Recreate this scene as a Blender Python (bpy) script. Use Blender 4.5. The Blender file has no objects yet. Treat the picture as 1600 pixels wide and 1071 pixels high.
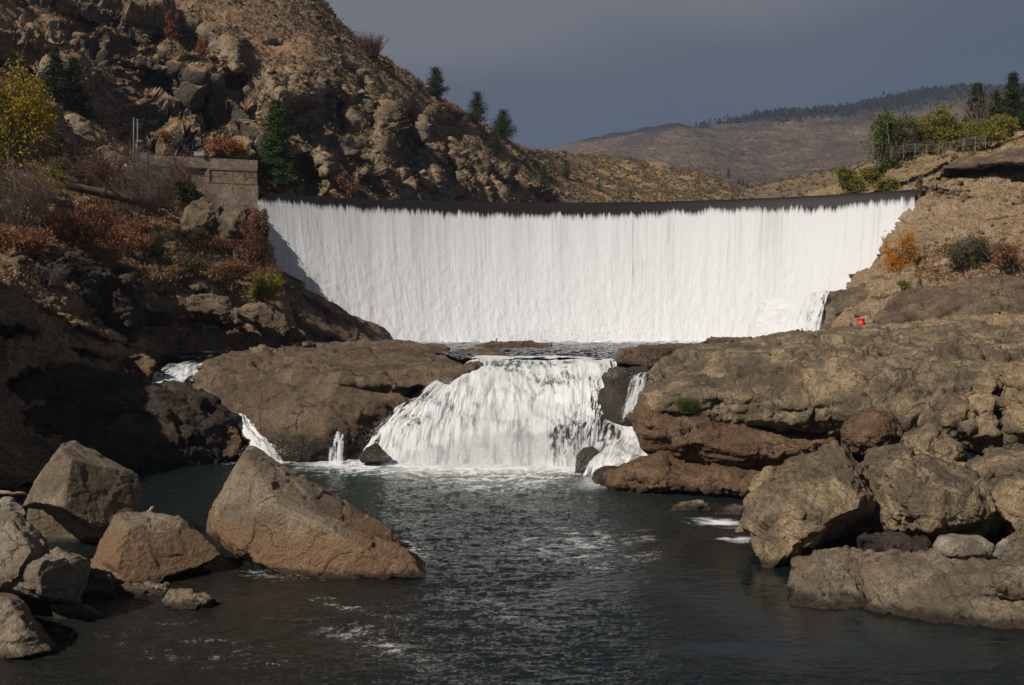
import bpy, bmesh, math, random
import numpy as np
from mathutils import Vector, Matrix
R = math.radians
scene = bpy.context.scene
col = scene.collection

# ------------------------------------------------------------------ camera
F, HOR = 1600.0, 490.0            # focal length and eye level, in photograph pixels
cam_d = bpy.data.cameras.new('camera'); cam = bpy.data.objects.new('camera', cam_d); col.objects.link(cam)
cam.location = (0, 0, 0); cam.rotation_euler = (R(90), 0, 0)
cam_d.sensor_width = 36; cam_d.lens = 36; cam_d.shift_y = -45.5/1600
cam_d.clip_start = 0.5; cam_d.clip_end = 8000
scene.camera = cam

# ------------------------------------------------------------------ sun and sky
SUN = Vector((-0.56, -0.58, 0.66)).normalized()
sun_d = bpy.data.lights.new('sun', 'SUN'); sun = bpy.data.objects.new('sun', sun_d); col.objects.link(sun)
sun_d.energy = 4.7; sun_d.angle = R(0.5); sun_d.color = (1.0, 0.93, 0.83)
sun.rotation_euler = SUN.to_track_quat('Z', 'Y').to_euler(); sun.location = (-60, -60, 80)
w = bpy.data.worlds.new('World'); scene.world = w; w.use_nodes = True
nt = w.node_tree; nt.nodes.clear()
def wn(t, **k):
    n = nt.nodes.new(t)
    for a, b in k.items(): setattr(n, a, b)
    return n
wo = wn('ShaderNodeOutputWorld'); bgs = wn('ShaderNodeBackground'); bgc = wn('ShaderNodeBackground'); mixw = wn('ShaderNodeMixShader')
sky = wn('ShaderNodeTexSky', sky_type='NISHITA', sun_disc=False)
sky.sun_elevation = math.asin(SUN.z); sky.sun_rotation = math.atan2(SUN.x, SUN.y)
bgs.inputs['Strength'].default_value = 0.05
tc = wn('ShaderNodeTexCoord'); sep = wn('ShaderNodeSeparateXYZ')
mp = wn('ShaderNodeMapping'); mp.inputs['Scale'].default_value = (1, 1, 2.6)
nz = wn('ShaderNodeTexNoise'); nz.inputs['Scale'].default_value = 2.2; nz.inputs['Detail'].default_value = 4; nz.inputs['Roughness'].default_value = 0.4
rp = wn('ShaderNodeValToRGB')
e = rp.color_ramp.elements
e[0].position = 0.0; e[0].color = (0.066, 0.094, 0.152, 1)
e[1].position = 0.66; e[1].color = (0.040, 0.044, 0.055, 1)
for p_, c_ in ((.17, (0.072, 0.098, 0.148)), (.23, (0.092, 0.112, 0.152)), (.30, (0.150, 0.162, 0.190)), (.38, (0.155, 0.162, 0.180)), (.48, (0.07, 0.075, 0.092))):
    k = e.new(p_); k.color = (*c_, 1)
ad = wn('ShaderNodeMath', operation='MULTIPLY_ADD'); ad.inputs[1].default_value = 0.28; ad.inputs[2].default_value = -0.14
ad2 = wn('ShaderNodeMath', operation='ADD')
lx = wn('ShaderNodeMath', operation='MULTIPLY_ADD'); lx.inputs[1].default_value = -0.09
L = nt.links.new
L(tc.outputs['Generated'], sep.inputs[0]); L(tc.outputs['Generated'], mp.inputs[0]); L(mp.outputs[0], nz.inputs['Vector'])
L(nz.outputs['Fac'], ad.inputs[0]); L(sep.outputs['Z'], ad2.inputs[0]); L(ad.outputs[0], ad2.inputs[1])
L(sep.outputs['X'], lx.inputs[0]); L(ad2.outputs[0], lx.inputs[2]); L(lx.outputs[0], rp.inputs[0])
L(rp.outputs[0], bgc.inputs['Color']); bgc.inputs['Strength'].default_value = 1.0
# the cloud bank stands ahead (+Y); the sky behind the viewer is clearer
mr = wn('ShaderNodeMapRange'); mr.inputs['From Min'].default_value = -0.6; mr.inputs['From Max'].default_value = 0.3
mr.inputs['To Min'].default_value = 0.78; mr.inputs['To Max'].default_value = 1.0
L(sep.outputs['Y'], mr.inputs['Value']); L(mr.outputs[0], mixw.inputs[0])
L(sky.outputs[0], bgs.inputs['Color']); L(bgs.outputs[0], mixw.inputs[1]); L(bgc.outputs[0], mixw.inputs[2]); L(mixw.outputs[0], wo.inputs[0])
scene.view_settings.view_transform = 'Standard'; scene.view_settings.look = 'None'
scene.view_settings.exposure = 0.0; scene.view_settings.gamma = 1.0
scene.render.engine = 'CYCLES'

HAZE = 0.00011
# ------------------------------------------------------------------ numpy noise
def P(px, py, D): return ((px-800.0)/F*D, D, (HOR-py)/F*D)
def _h(ix, iy, iz, s):
    h = (ix.astype(np.int64)*374761393 + iy.astype(np.int64)*668265263 + iz.astype(np.int64)*2147483647 + s*974634777) & 0xffffffff
    h = ((h ^ (h >> 13))*1274126177) & 0xffffffff
    h = ((h ^ (h >> 16))*2246822519) & 0xffffffff
    return h ^ (h >> 15)
def _r(ix, iy, iz, s): return _h(ix, iy, iz, s)/4294967296.0
def perlin(p, s=0):
    i = np.floor(p).astype(np.int64); f = p-i; u = f*f*f*(f*(f*6-15)+10)
    out = 0
    for dx in (0, 1):
        wx = u[:, 0] if dx else 1-u[:, 0]
        for dy in (0, 1):
            wy = u[:, 1] if dy else 1-u[:, 1]
            for dz in (0, 1):
                wz = u[:, 2] if dz else 1-u[:, 2]
                h = _h(i[:, 0]+dx, i[:, 1]+dy, i[:, 2]+dz, s)
                a = (h & 0xffff)/65535.0*2*np.pi; c = ((h >> 16) & 0xffff)/65535.0*2-1; q = np.sqrt(1-c*c)
                out = out + wx*wy*wz*((f[:, 0]-dx)*np.cos(a)*q+(f[:, 1]-dy)*np.sin(a)*q+(f[:, 2]-dz)*c)
    return out*1.5
def fbm(p, o=4, s=0, g=0.5):
    r = 0; a = 1.0; t = 0
    for k in range(o):
        r = r + a*perlin(p*(2.03**k)+k*17.3, s+k); t += a; a *= g
    return r/t*1.4
def ridged(p, o=4, s=0, g=0.5):
    r = 0; a = 1.0; t = 0
    for k in range(o):
        r = r + a*(1-2*np.abs(perlin(p*(2.03**k)+k*9.1, s+k))); t += a; a *= g
    return r/t
def worley(p, s=0):
    i = np.floor(p).astype(np.int64); n = len(p)
    f1 = np.full(n, 9.0); f2 = np.full(n, 9.0); cid = np.zeros(n, np.int64); vec = np.zeros((n, 3))
    for dx in (-1, 0, 1):
        for dy in (-1, 0, 1):
            for dz in (-1, 0, 1):
                a, b, c = i[:, 0]+dx, i[:, 1]+dy, i[:, 2]+dz
                h = _h(a, b, c, s)
                q = np.stack([a+(h & 1023)/1023.0, b+((h >> 10) & 1023)/1023.0, c+((h >> 20) & 1023)/1023.0], 1)
                v = p-q; d = np.sqrt((v*v).sum(1)); m = d < f1
                f2 = np.where(m, f1, np.minimum(f2, d)); cid = np.where(m, h, cid); vec[m] = v[m]; f1 = np.where(m, d, f1)
    return f1, f2, cid, vec
def facet(p, s=0, sharp=20):
    f1, f2, c, v = worley(p, s)
    a = (c & 0xfff)/4095.0*2*np.pi; z = ((c >> 12) & 0xfff)/4095.0*2-1; q = np.sqrt(1-z*z)
    d = v[:, 0]*np.cos(a)*q+v[:, 1]*np.sin(a)*q+v[:, 2]*z + (((c >> 20) & 0xff)/255.0-.5)*.5
    return d*np.clip((f2-f1)*sharp, 0, 1), f2-f1
def sstep(a, b, x):
    t = np.clip((x-a)/(b-a), 0, 1); return t*t*(3-2*t)
def blocks(p, size, ang=(0, 0), seed=0, warp=.22):
    """jointed bedrock: layers split into blocks. returns offset (-.5..+.5, tilted) and distance to the joints in metres"""
    ca, sa = math.cos(R(ang[0])), math.sin(R(ang[0])); cb, sb = math.cos(R(ang[1])), math.sin(R(ang[1]))
    x = p[:, 0]*ca+p[:, 1]*sa; y = -p[:, 0]*sa+p[:, 1]*ca; z = p[:, 2]*cb-x*sb; x = x*cb+p[:, 2]*sb
    a, b, c = size; f = np.mean(size)
    w1 = fbm(p/(f*1.7), 3, seed+1); w2 = fbm(p/(f*1.7)+31, 3, seed+2); w3 = fbm(p/(f*1.7)+57, 3, seed+3); e4 = .05*perlin(p/(f*.14), seed+4)
    Z = z/c+w1*warp*1.6+e4; kz = np.floor(Z); z0 = np.zeros_like(kz); hz = _r(kz, z0, z0, seed+5)
    X = x/(a*(.7+.7*hz))+hz*7+w2*warp+e4; kx = np.floor(X); Y = y/(b*(.7+.7*hz))+hz*3+w3*warp+e4; ky = np.floor(Y)
    h = _r(kx, ky, kz, seed+6); t1 = _r(kx, ky, kz, seed+7)-.5; t2 = _r(kx, ky, kz, seed+8)-.5; t3 = _r(kx, ky, kz, seed+9)-.5
    fx, fy, fz = X-kx-.5, Y-ky-.5, Z-kz-.5
    ed = np.minimum(np.minimum((.5-np.abs(fx))*a, (.5-np.abs(fy))*b), (.5-np.abs(fz))*c)
    return (h-.5)+1.1*(fx*t1+fy*t2+fz*t3), ed
def rockdisp(p, s=2.0, amp=.3, blocky=.3, crack=.1, strata=None, seed=0, hi=.5, joint=0):
    """displacement (metres) for a rock surface at points p; s = feature size"""
    rr = random.Random(seed); ang = (rr.uniform(-30, 30), rr.uniform(-14, 14))
    if strata: ang = (ang[0], -math.degrees(math.atan2(strata[0][0], strata[0][2])))
    d = amp*fbm(p/(s*1.5), 4, seed)
    if blocky:
        wv = np.stack([perlin(p/s*1.3+3, seed+50), perlin(p/s*1.3+9, seed+51), perlin(p/s*1.3+27, seed+52)], 1); q = p+wv*s*.22
        a, e1 = facet(q/s, seed+3, 40); c_, e3 = facet(q/(s*.30), seed+5, 30)
        rm = .35+.65*sstep(-.25, .3, perlin(p/(s*1.1), seed+30))
        B, g1 = blocks(p, (s*1.5, s*1.5, s*.75), ang, seed+60); b2, g2 = blocks(p, (s*.55, s*.55, s*.26), ang, seed+70, .3)
        d += blocky*((1-joint)*.95*a+joint*1.25*B+.42*b2*rm+.30*c_*rm)
        if crack:
            cm = sstep(-.1, .25, perlin(p/(s*1.6), seed+31)); cm2 = sstep(.0, .3, perlin(p/(s*.9), seed+32))
            d -= crack*np.exp(-(g1/(s*.035))**2)*cm*(.4+.6*joint)+crack*.45*np.exp(-(g2/(s*.025))**2)*cm2+crack*.5*np.exp(-(e1/.04)**2)*cm2
    if strata:
        n, per, am = strata; n = np.array(n, float); n /= np.linalg.norm(n)
        t = (p@n)/per + .40*fbm(p/(s*2.4), 3, seed+7) + .05*fbm(p/(s*.4), 3, seed+8)
        k = np.floor(t); fr = t-k; z0 = np.zeros_like(k); r0 = _r(k, z0, z0, seed+11); r1 = _r(k+1, z0, z0, seed+11)
        m = sstep(-.25, .15, fbm(p/(s*1.8), 2, seed+13)+.15)
        d += am*(r0+(r1-r0)*sstep(.9, 1.0, fr)-.5)*2*(.35+.65*m) - am*.7*m*np.exp(-((fr-.95)/.035)**2)
    d += hi*amp*.30*ridged(p/(s*.16), 4, seed+20)*(.5+.5*perlin(p/s, seed+21))+hi*amp*.22*fbm(p/(s*.07), 3, seed+22)
    return d

# ------------------------------------------------------------------ mesh helpers
def mesh_np(name, v, f, smooth=True):
    v = np.asarray(v, np.float32); f = np.asarray(f, np.int32)
    me = bpy.data.meshes.new(name); me.vertices.add(len(v)); me.vertices.foreach_set('co', v.ravel())
    k = f.shape[1]; me.loops.add(f.size); me.loops.foreach_set('vertex_index', f.ravel())
    me.polygons.add(len(f)); me.polygons.foreach_set('loop_start', np.arange(0, f.size, k, dtype=np.int32))
    try: me.polygons.foreach_set('loop_total', np.full(len(f), k, np.int32))
    except Exception: pass
    me.update(calc_edges=True); me.validate()
    if smooth: me.polygons.foreach_set('use_smooth', np.ones(len(me.polygons), bool))
    return me
def link(name, me, mat, parent=None):
    o = bpy.data.objects.new(name, me); col.objects.link(o)
    if mat is not None: me.materials.clear(); me.materials.append(mat)
    if parent is not None: o.parent = parent
    return o
def tag(o, label=None, cat=None, group=None, kind=None):
    if label: o['label'] = label
    if cat: o['category'] = cat
    if group: o['group'] = group
    if kind: o['kind'] = kind
    return o
def empty(name, loc):
    o = bpy.data.objects.new(name, None); col.objects.link(o); o.location = loc; o.empty_display_size = .5
    return o
def attr(me, name, vals):
    a = me.attributes.new(name, 'FLOAT', 'POINT'); a.data.foreach_set('value', np.asarray(vals, np.float32))
def gridfaces(nu, nv):
    i = np.arange(nu-1)[:, None]*nv+np.arange(nv-1)[None, :]
    return np.stack([i, i+1, i+nv+1, i+nv], -1).reshape(-1, 4)
def cr(a, n, ax):
    """resample array a along axis ax to n samples with a limited Catmull-Rom"""
    a = np.moveaxis(a, ax, 0); m = a.shape[0]; t = np.linspace(0, m-1, n); i = np.clip(t.astype(int), 0, m-2)
    f = (t-i).reshape((-1,)+(1,)*(a.ndim-1)); g = lambda k: a[np.clip(k, 0, m-1)]
    p0, p1, p2, p3 = g(i-1), g(i), g(i+1), g(i+2)
    m1 = (p2-p0)*.5; m2 = (p3-p1)*.5
    r = (2*f**3-3*f**2+1)*p1+(f**3-2*f**2+f)*m1*.8+(-2*f**3+3*f**2)*p2+(f**3-f**2)*m2*.8
    return np.moveaxis(r, 0, ax)
def gnormals(g):
    du = np.gradient(g, axis=0); dv = np.gradient(g, axis=1); n = np.cross(du, dv)
    n /= np.linalg.norm(n, axis=2, keepdims=True)+1e-9
    m = (n[..., 2]-n[..., 1]).mean()
    return -n if m < 0 else n       # towards the viewer's side
TERR = {}
def sheet(cols_, nu, nv, feats=(), back=((25, -2), (70, -30)), disp=None):
    """terrain from control columns of (px,py,D), silhouette first; rows behind the silhouette are added in metres"""
    c = np.array(cols_, float); 
    D = c[:, :, 2]; 
    W = np.stack([(c[:, :, 0]-800)/F*D, D, (HOR-c[:, :, 1])/F*D], 2)
    g = cr(cr(W, nu, 0), nv, 1)
    px = g[:, :, 0]/g[:, :, 1]*F+800; py = HOR-g[:, :, 2]/g[:, :, 1]*F
    for (fx, fy, rx, ry, ang, dD) in feats:
        ca, sa = math.cos(R(ang)), math.sin(R(ang)); dx = px-fx; dy = py-fy
        wob = 1+.28*perlin(np.stack([px.ravel()/22, py.ravel()/22, np.full(px.size, fx)], 1), 5).reshape(px.shape)
        r = np.sqrt(((dx*ca+dy*sa)/rx)**2+((-dx*sa+dy*ca)/ry)**2)*wob
        g = g*(1+(dD*(1-sstep(.45, 1.0, r))/g[:, :, 1]))[:, :, None]
    if back:
        rows = []
        for (dy, dz) in reversed(back):
            q = g[:, 0].copy(); q[:, 1] += dy; q[:, 2] += dz; rows.append(q)
        ex = np.stack(rows+[g[:, 0]], 1); ex = cr(ex, 40, 1)[:, :-1]
        g = np.concatenate([ex, g], 1)
    n = gnormals(g); fl = g.reshape(-1, 3)
    if disp is not None:
        for _ in range(6):
            n[1:-1] = (n[:-2]+n[1:-1]*2+n[2:])/4; n[:, 1:-1] = (n[:, :-2]+n[:, 1:-1]*2+n[:, 2:])/4
        n /= np.linalg.norm(n, axis=2, keepdims=True)
        d = disp(fl); g = g+n*d.reshape(g.shape[:2])[:, :, None]
    return g
def locate(g, px, py):
    X = g[..., 0]/g[..., 1]*F+800; Y = HOR-g[..., 2]/g[..., 1]*F
    d = (X-px)**2+(Y-py)**2; m = d < max(9, d.min()+4)
    D = np.where(m, g[..., 1], 1e9); k = np.unravel_index(np.argmin(D), D.shape); return g[k].copy()
def terrain(name, g, mat, label, extra=None):
    me = mesh_np(name, g.reshape(-1, 3), gridfaces(*g.shape[:2]))
    o = link(name, me, mat); tag(o, label, 'terrain', kind='structure')
    return o

class MB:
    """collects boxes, tubes and bars into one mesh"""
    def __init__(s): s.v = []; s.f = []
    def add(s, v, f):
        k = len(s.v); s.v += [tuple(x) for x in v]; s.f += [tuple(i+k for i in q) for q in f]
    def box(s, x0, y0, z0, x1, y1, z1, M=None):
        v = [(x, y, z) for x in (x0, x1) for y in (y0, y1) for z in (z0, z1)]
        if M: v = [tuple(M@Vector(q)) for q in v]
        s.add(v, [(0, 1, 3, 2), (4, 6, 7, 5), (0, 4, 5, 1), (2, 3, 7, 6), (0, 2, 6, 4), (1, 5, 7, 3)])
    def tube(s, pts, rad, n=8):
        rs = rad if isinstance(rad, (list, tuple)) else [rad]*len(pts); v = []; f = []
        pts = [Vector(p) for p in pts]
        for i, p in enumerate(pts):
            d = (pts[min(i+1, len(pts)-1)]-pts[max(i-1, 0)]).normalized()
            a = d.orthogonal().normalized() if i == 0 else (a-d*a.dot(d)).normalized()
            b = d.cross(a)
            for k in range(n):
                t = 2*math.pi*k/n; v.append(p+(a*math.cos(t)+b*math.sin(t))*rs[i])
        for i in range(len(pts)-1):
            for k in range(n): f.append((i*n+k, i*n+(k+1) % n, (i+1)*n+(k+1) % n, (i+1)*n+k))
        f.append(tuple(range(n))[::-1]); f.append(tuple((len(pts)-1)*n+k for k in range(n)))
        s.add(v, f)
    def build(s, name, mat, parent=None, smooth=False, bevel=0):
        me = bpy.data.meshes.new(name); me.from_pydata(s.v, [], s.f); me.update()
        if bevel:
            bm = bmesh.new(); bm.from_mesh(me); bmesh.ops.bevel(bm, geom=list(bm.edges), offset=bevel, segments=2, affect='EDGES', clamp_overlap=True); bm.to_mesh(me); bm.free()
        if smooth: me.polygons.foreach_set('use_smooth', [True]*len(me.polygons))
        return link(name, me, mat, parent)

def hull_bm(bm, pts):
    t = bmesh.new()
    for p in pts: t.verts.new(p)
    r = bmesh.ops.convex_hull(t, input=t.verts)
    used = set(); 
    for f in t.faces: used.update(f.verts)
    bmesh.ops.delete(t, geom=[x for x in t.verts if x not in used], context='VERTS')
    bmesh.ops.recalc_face_normals(t, faces=t.faces)
    m = bpy.data.meshes.new('t'); t.to_mesh(m); t.free(); bm.from_mesh(m); bpy.data.meshes.remove(m)
def body(out, D, back=4, shrink=.6, front=(), tilt=0.0, drop=0):
    """points of one convex lump: outline (px,py[,D]) at depth D, front points nearer, a smaller back face `back` metres behind.
    tilt: D grows by tilt metres per 100 px upward from the lowest outline point"""
    ymax = max(q[1] for q in out); ps = []
    for q in out:
        d = q[2] if len(q) > 2 else D+tilt*(ymax-q[1])/100
        ps.append(P(q[0], q[1], d))
    cx = np.mean([q[0] for q in out]); cy = np.mean([q[1] for q in out]); bk = []
    for q, p in zip(out, ps):   # the far side is smaller, so the outline is the true contour
        b = P(cx+(q[0]-cx)*shrink, cy+(q[1]-cy)*shrink, p[1]+back); bk.append((b[0], b[1], b[2]-drop*.3))
    return ps+bk+[P(*q) for q in front]
ROCKS = {}
def rock(name, bodies, mat, label, vox=.1, s=1.6, amp=.16, blocky=.22, crack=.07, strata=None, seed=0, smooth=1, hi=.6, cat='rock', group=None, parent=None, kind=None, joint=.35, cuts=0, cutd=.05):
    bm = bmesh.new()
    for b in bodies: hull_bm(bm, b)
    me = bpy.data.meshes.new('hull'); bm.to_mesh(me); bm.free()
    o = bpy.data.objects.new('tmp', me); col.objects.link(o)
    m = o.modifiers.new('r', 'REMESH'); m.mode = 'VOXEL'; m.voxel_size = vox; m.adaptivity = 0
    if smooth: q = o.modifiers.new('s', 'SMOOTH'); q.factor = .5; q.iterations = smooth
    dg = bpy.context.evaluated_depsgraph_get(); dg.update()
    m2 = bpy.data.meshes.new_from_object(o.evaluated_get(dg)); bpy.data.objects.remove(o); bpy.data.meshes.remove(me)
    n = len(m2.vertices); v = np.empty(n*3, np.float32); m2.vertices.foreach_get('co', v); v = v.reshape(-1, 3).astype(float)
    nn = np.empty(n*3, np.float32); m2.vertex_normals.foreach_get('vector', nn); nn = nn.reshape(-1, 3)
    rgc = np.random.default_rng(seed)
    for _ in range(cuts):     # flat chisel-like break faces
        a_ = rgc.normal(size=3); a_[1] -= .5; a_[2] = abs(a_[2])*.8; a_ /= np.linalg.norm(a_); pr = v@a_; lim = pr.max()-(pr.max()-pr.min())*rgc.uniform(.3, 1.3)*cutd
        ov = np.maximum(pr-lim, 0)[:, None]; v = v-a_*ov*.94
    d = rockdisp(v, s, amp, blocky, crack, strata, seed, hi, joint)
    d = d-d.mean()*.8
    v2 = v+nn*d[:, None]
    m2.vertices.foreach_set('co', v2.astype(np.float32).ravel()); m2.update()
    m2.polygons.foreach_set('use_smooth', np.ones(len(m2.polygons), bool)); m2.name = name
    ob = link(name, m2, mat, parent)
    if parent is None: tag(ob, label, None if kind else cat, group, kind)
    ROCKS.setdefault('all', []).append(v2)
    return ob

# ------------------------------------------------------------------ materials
class N:
    def __init__(s, name):
        s.m = bpy.data.materials.new(name); s.m.use_nodes = True; s.t = s.m.node_tree; s.t.nodes.clear()
        s.out = s.t.nodes.new('ShaderNodeOutputMaterial')
    def n(s, t, **k):
        x = s.t.nodes.new('ShaderNode'+t); ins = k.pop('i', {})
        for a, b in k.items(): setattr(x, a, b)
        for a, b in ins.items(): s.set(x, a, b)
        return x
    def set(s, x, a, b):
        if isinstance(b, bpy.types.NodeSocket): s.t.links.new(b, x.inputs[a])
        else: x.inputs[a].default_value = b
    def pos(s, sc=(1, 1, 1)):
        g = s.n('NewGeometry'); m = s.n('Mapping', i={'Vector': g.outputs['Position'], 'Scale': sc}); return m.outputs[0]
    def noise(s, vec, scale, det=6, rough=.55, dist=0):
        return s.n('TexNoise', i={'Vector': vec, 'Scale': scale, 'Detail': det, 'Roughness': rough, 'Distortion': dist}).outputs['Fac']
    def ramp(s, fac, els):
        r = s.n('ValToRGB', i={'Fac': fac}); e = r.color_ramp.elements
        while len(e) < len(els): e.new(.5)
        for k, (p, c) in zip(e, sorted(els, key=lambda q: q[0])):
            k.position = p; k.color = (c[0], c[1], c[2], 1) if isinstance(c, (tuple, list)) else (c, c, c, 1)
        return r.outputs['Color']
    def mix(s, f, a, b, mode='MIX'):
        x = s.n('Mix', data_type='RGBA', blend_type=mode)
        for sock, v in ((x.inputs[0], f), (x.inputs[6], a), (x.inputs[7], b)):
            if isinstance(v, bpy.types.NodeSocket): s.t.links.new(v, sock)
            else: sock.default_value = (v[0], v[1], v[2], 1) if isinstance(v, (tuple, list)) else v
        return x.outputs[2]
    def math(s, op, a, b=0.0, c=None, clamp=False):
        x = s.n('Math', operation=op, use_clamp=clamp)
        for k, v in enumerate((a, b, c)):
            if v is None: continue
            if isinstance(v, bpy.types.NodeSocket): s.t.links.new(v, x.inputs[k])
            else: x.inputs[k].default_value = v
        return x.outputs[0]
    def bump(s, h, st, dist, nrm=None):
        b = s.n('Bump', i={'Height': h, 'Strength': st, 'Distance': dist})
        if nrm is not None: s.t.links.new(nrm, b.inputs['Normal'])
        return b.outputs[0]
    def pbr(s, colr, rough=.9, nrm=None, **k):
        b = s.n('BsdfPrincipled'); s.set(b, 'Base Color', colr if isinstance(colr, bpy.types.NodeSocket) else (*colr[:3], 1))
        s.set(b, 'Roughness', rough)
        if nrm is not None: s.t.links.new(nrm, b.inputs['Normal'])
        for a, v in k.items(): s.set(b, a.replace('_', ' '), v)
        return b.outputs[0]
    def done(s, sh): s.t.links.new(sh, s.out.inputs['Surface']); return s.m
def C(h):  # sRGB 0-255 to linear
    return tuple(((x/255+.055)/1.055)**2.4 if x/255 > .04045 else x/255/12.92 for x in h)

def rock_mat(name, a, b, c, fs=1.0, bump=.05, wet=None, spec=.2, stain=.5, strat=0, patch=None, band=None):
    """a light, b dark, c stain colour (linear); wet = (z of the waterline, height of the wet band)"""
    m = N(name); p = m.pos((1, 1, 1.0+strat))
    n1 = m.noise(p, .42*fs, 8, .62, .6); n2 = m.noise(p, 1.7*fs, 9, .68); n3 = m.noise(p, 9*fs, 6, .7)
    base = m.mix(m.ramp(n1, [(.42, 0), (.56, 1)]), a, b)
    base = m.mix(m.math('MULTIPLY', m.ramp(n2, [(.47, 0), (.56, 1)]), stain), base, c)
    sp = m.mix(.5, m.ramp(n3, [(.38, .35), (.5, 1.0), (.62, 1.7)]), m.ramp(m.noise(p, 24*fs, 3, .7), [(.34, .55), (.5, 1.0), (.66, 1.45)]))
    base = m.mix(.85, base, sp, 'MULTIPLY')
    wp = m.n('VectorMath', operation='MULTIPLY_ADD'); m.t.links.new(m.n('TexNoise', i={'Vector': p, 'Scale': .8*fs, 'Detail': 4}).outputs['Color'], wp.inputs[0]); wp.inputs[1].default_value = (1.6, 1.6, 1.6); m.t.links.new(p, wp.inputs[2])
    vc = m.n('TexVoronoi', i={'Vector': wp.outputs[0], 'Scale': .42*fs}, feature='DISTANCE_TO_EDGE').outputs['Distance']
    ck = m.math('MULTIPLY', m.ramp(vc, [(.0, 1), (.022, 0)]), m.ramp(m.noise(p, .6*fs, 3), [(.47, 0), (.56, 1)]))
    base = m.mix(m.math('MULTIPLY', ck, .8), base, (.022, .017, .013))
    base = m.mix(m.math('MULTIPLY', m.ramp(m.noise(p, .30*fs, 5, .6, 1.0), [(.52, 0), (.60, 1)]), .55), base, tuple(x*.62 for x in b))
    if patch:   # lichen / mineral blotches
        n4 = m.noise(p, 3.1*fs, 5, .5, 1.2); base = m.mix(m.ramp(n4, [(.56, 0), (.64, .7)]), base, patch)
    if band:    # mineral stain left by high water: (top height, softness, colour)
        gz = m.n('SeparateXYZ', i={'Vector': m.n('NewGeometry').outputs['Position']}).outputs['Z']
        bt = m.math('ADD', m.math('SUBTRACT', band[0], gz), m.math('MULTIPLY', m.math('SUBTRACT', n1, .5), band[1]*5))
        bt = m.n('MapRange', i={'Value': bt, 'From Min': -band[1], 'From Max': band[1]}).outputs[0]
        base = m.mix(m.math('MULTIPLY', bt, .8), base, m.mix(m.ramp(n3, [(.3, 0), (.7, 1)]), tuple(x*.6 for x in band[2]), tuple(x*1.25 for x in band[2])))
    n5 = m.noise(p, 26*fs, 3, .6)
    vor = m.n('TexVoronoi', i={'Vector': p, 'Scale': 2.3*fs}, feature='DISTANCE_TO_EDGE').outputs['Distance']
    h = m.math('ADD', m.math('MULTIPLY', n2, 1.3), m.math('MULTIPLY', n3, .62)); h = m.math('ADD', h, m.math('MULTIPLY', n5, .22))
    h = m.math('ADD', h, m.math('MULTIPLY', m.math('MINIMUM', vor, .06), 1.5)); h = m.math('SUBTRACT', h, m.math('MULTIPLY', ck, .35))
    nr = m.bump(h, 1.0, bump*5.5)
    rough = .92
    if wet:
        g = m.n('NewGeometry'); z = m.n('SeparateXYZ', i={'Vector': g.outputs['Position']}).outputs['Z']
        t = m.math('SUBTRACT', z, wet[0]); t = m.math('ADD', t, m.math('MULTIPLY', m.math('SUBTRACT', n2, .5), wet[1]*1.6))
        t = m.n('MapRange', i={'Value': t, 'From Min': wet[1]*.45, 'From Max': wet[1], 'To Min': 1.0, 'To Max': 0.0}).outputs[0]
        base = m.mix(m.math('MULTIPLY', t, .75), base, (.012, .010, .008)); rough = m.n('MapRange', i={'Value': t, 'To Min': .92, 'To Max': .28}).outputs[0]
    return m.done(m.pbr(base, rough, nr, Specular_IOR_Level=spec))
def leaf_mat(name, c1, c2, c3=None, trans=.35, rough=.7):
    m = N(name); g = m.n('NewGeometry'); r = g.outputs['Random Per Island']
    n1 = m.noise(g.outputs['Position'], .9, 3)
    els = [(0, c1), (.6, c2)] + ([(1, c3)] if c3 else [])
    f = m.math('ADD', m.math('MULTIPLY', r, .6), m.math('MULTIPLY', m.math('SUBTRACT', n1, .3), .9), clamp=True)
    cc = m.ramp(f, els)
    d = m.pbr(cc, rough, Specular_IOR_Level=.2); t = m.n('BsdfTranslucent', i={'Color': cc}).outputs[0]
    x = m.n('MixShader', i={0: trans}); m.t.links.new(d, x.inputs[1]); m.t.links.new(t, x.inputs[2])
    return m.done(x.outputs[0])
def plain(name, c, rough=.8, var=.25, sc=4, metal=0, bump=.01):
    m = N(name); p = m.pos(); n1 = m.noise(p, sc, 6, .6)
    cc = m.mix(m.ramp(n1, [(.3, 0), (.7, 1)]), tuple(x*(1-var) for x in c), tuple(x*(1+var) for x in c))
    return m.done(m.pbr(cc, rough, m.bump(n1, .5, bump), Metallic=metal))
# ------------------------------------------------------------------ stone and soil colours
WL = -10.0        # river level below the falls (eye level is 0)
UL = -3.6         # pool level above the falls
RL = 15.2         # reservoir level behind the dam
M_grey = rock_mat('grey_brown_rock', (.410, .308, .190), (.155, .123, .088), (.225, .155, .090), 1.0, .05, (WL, .5), patch=(.095, .085, .068))
M_boul = rock_mat('boulder_rock', (.300, .240, .170), (.190, .150, .105), (.190, .125, .072), 1.2, .035, (WL, .35), patch=(.11, .098, .08), stain=.4)
M_orange = rock_mat('orange_boulder_rock', (.280, .222, .158), (.190, .150, .108), (.200, .145, .092), 1.0, .035, (WL, .35), stain=.5, band=(-8.3, .35, (.240, .142, .076)))
M_pale = rock_mat('pale_boulder_rock', (.36, .32, .255), (.22, .18, .135), (.20, .135, .08), 1.4, .03, (WL, .35))
M_brown = rock_mat('brown_ledge_rock', (.240, .155, .095), (.135, .088, .056), (.190, .108, .058), 1.1, .05, (WL, .5), stain=.7)
M_dark = rock_mat('dark_wet_rock', (.062, .050, .039), (.026, .023, .019), (.05, .036, .022), 1.0, .04, None, .5)
M_shade = rock_mat('left_bank_rock', (.115, .088, .066), (.045, .036, .029), (.08, .052, .034), .9, .06, (WL, .8))
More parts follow.
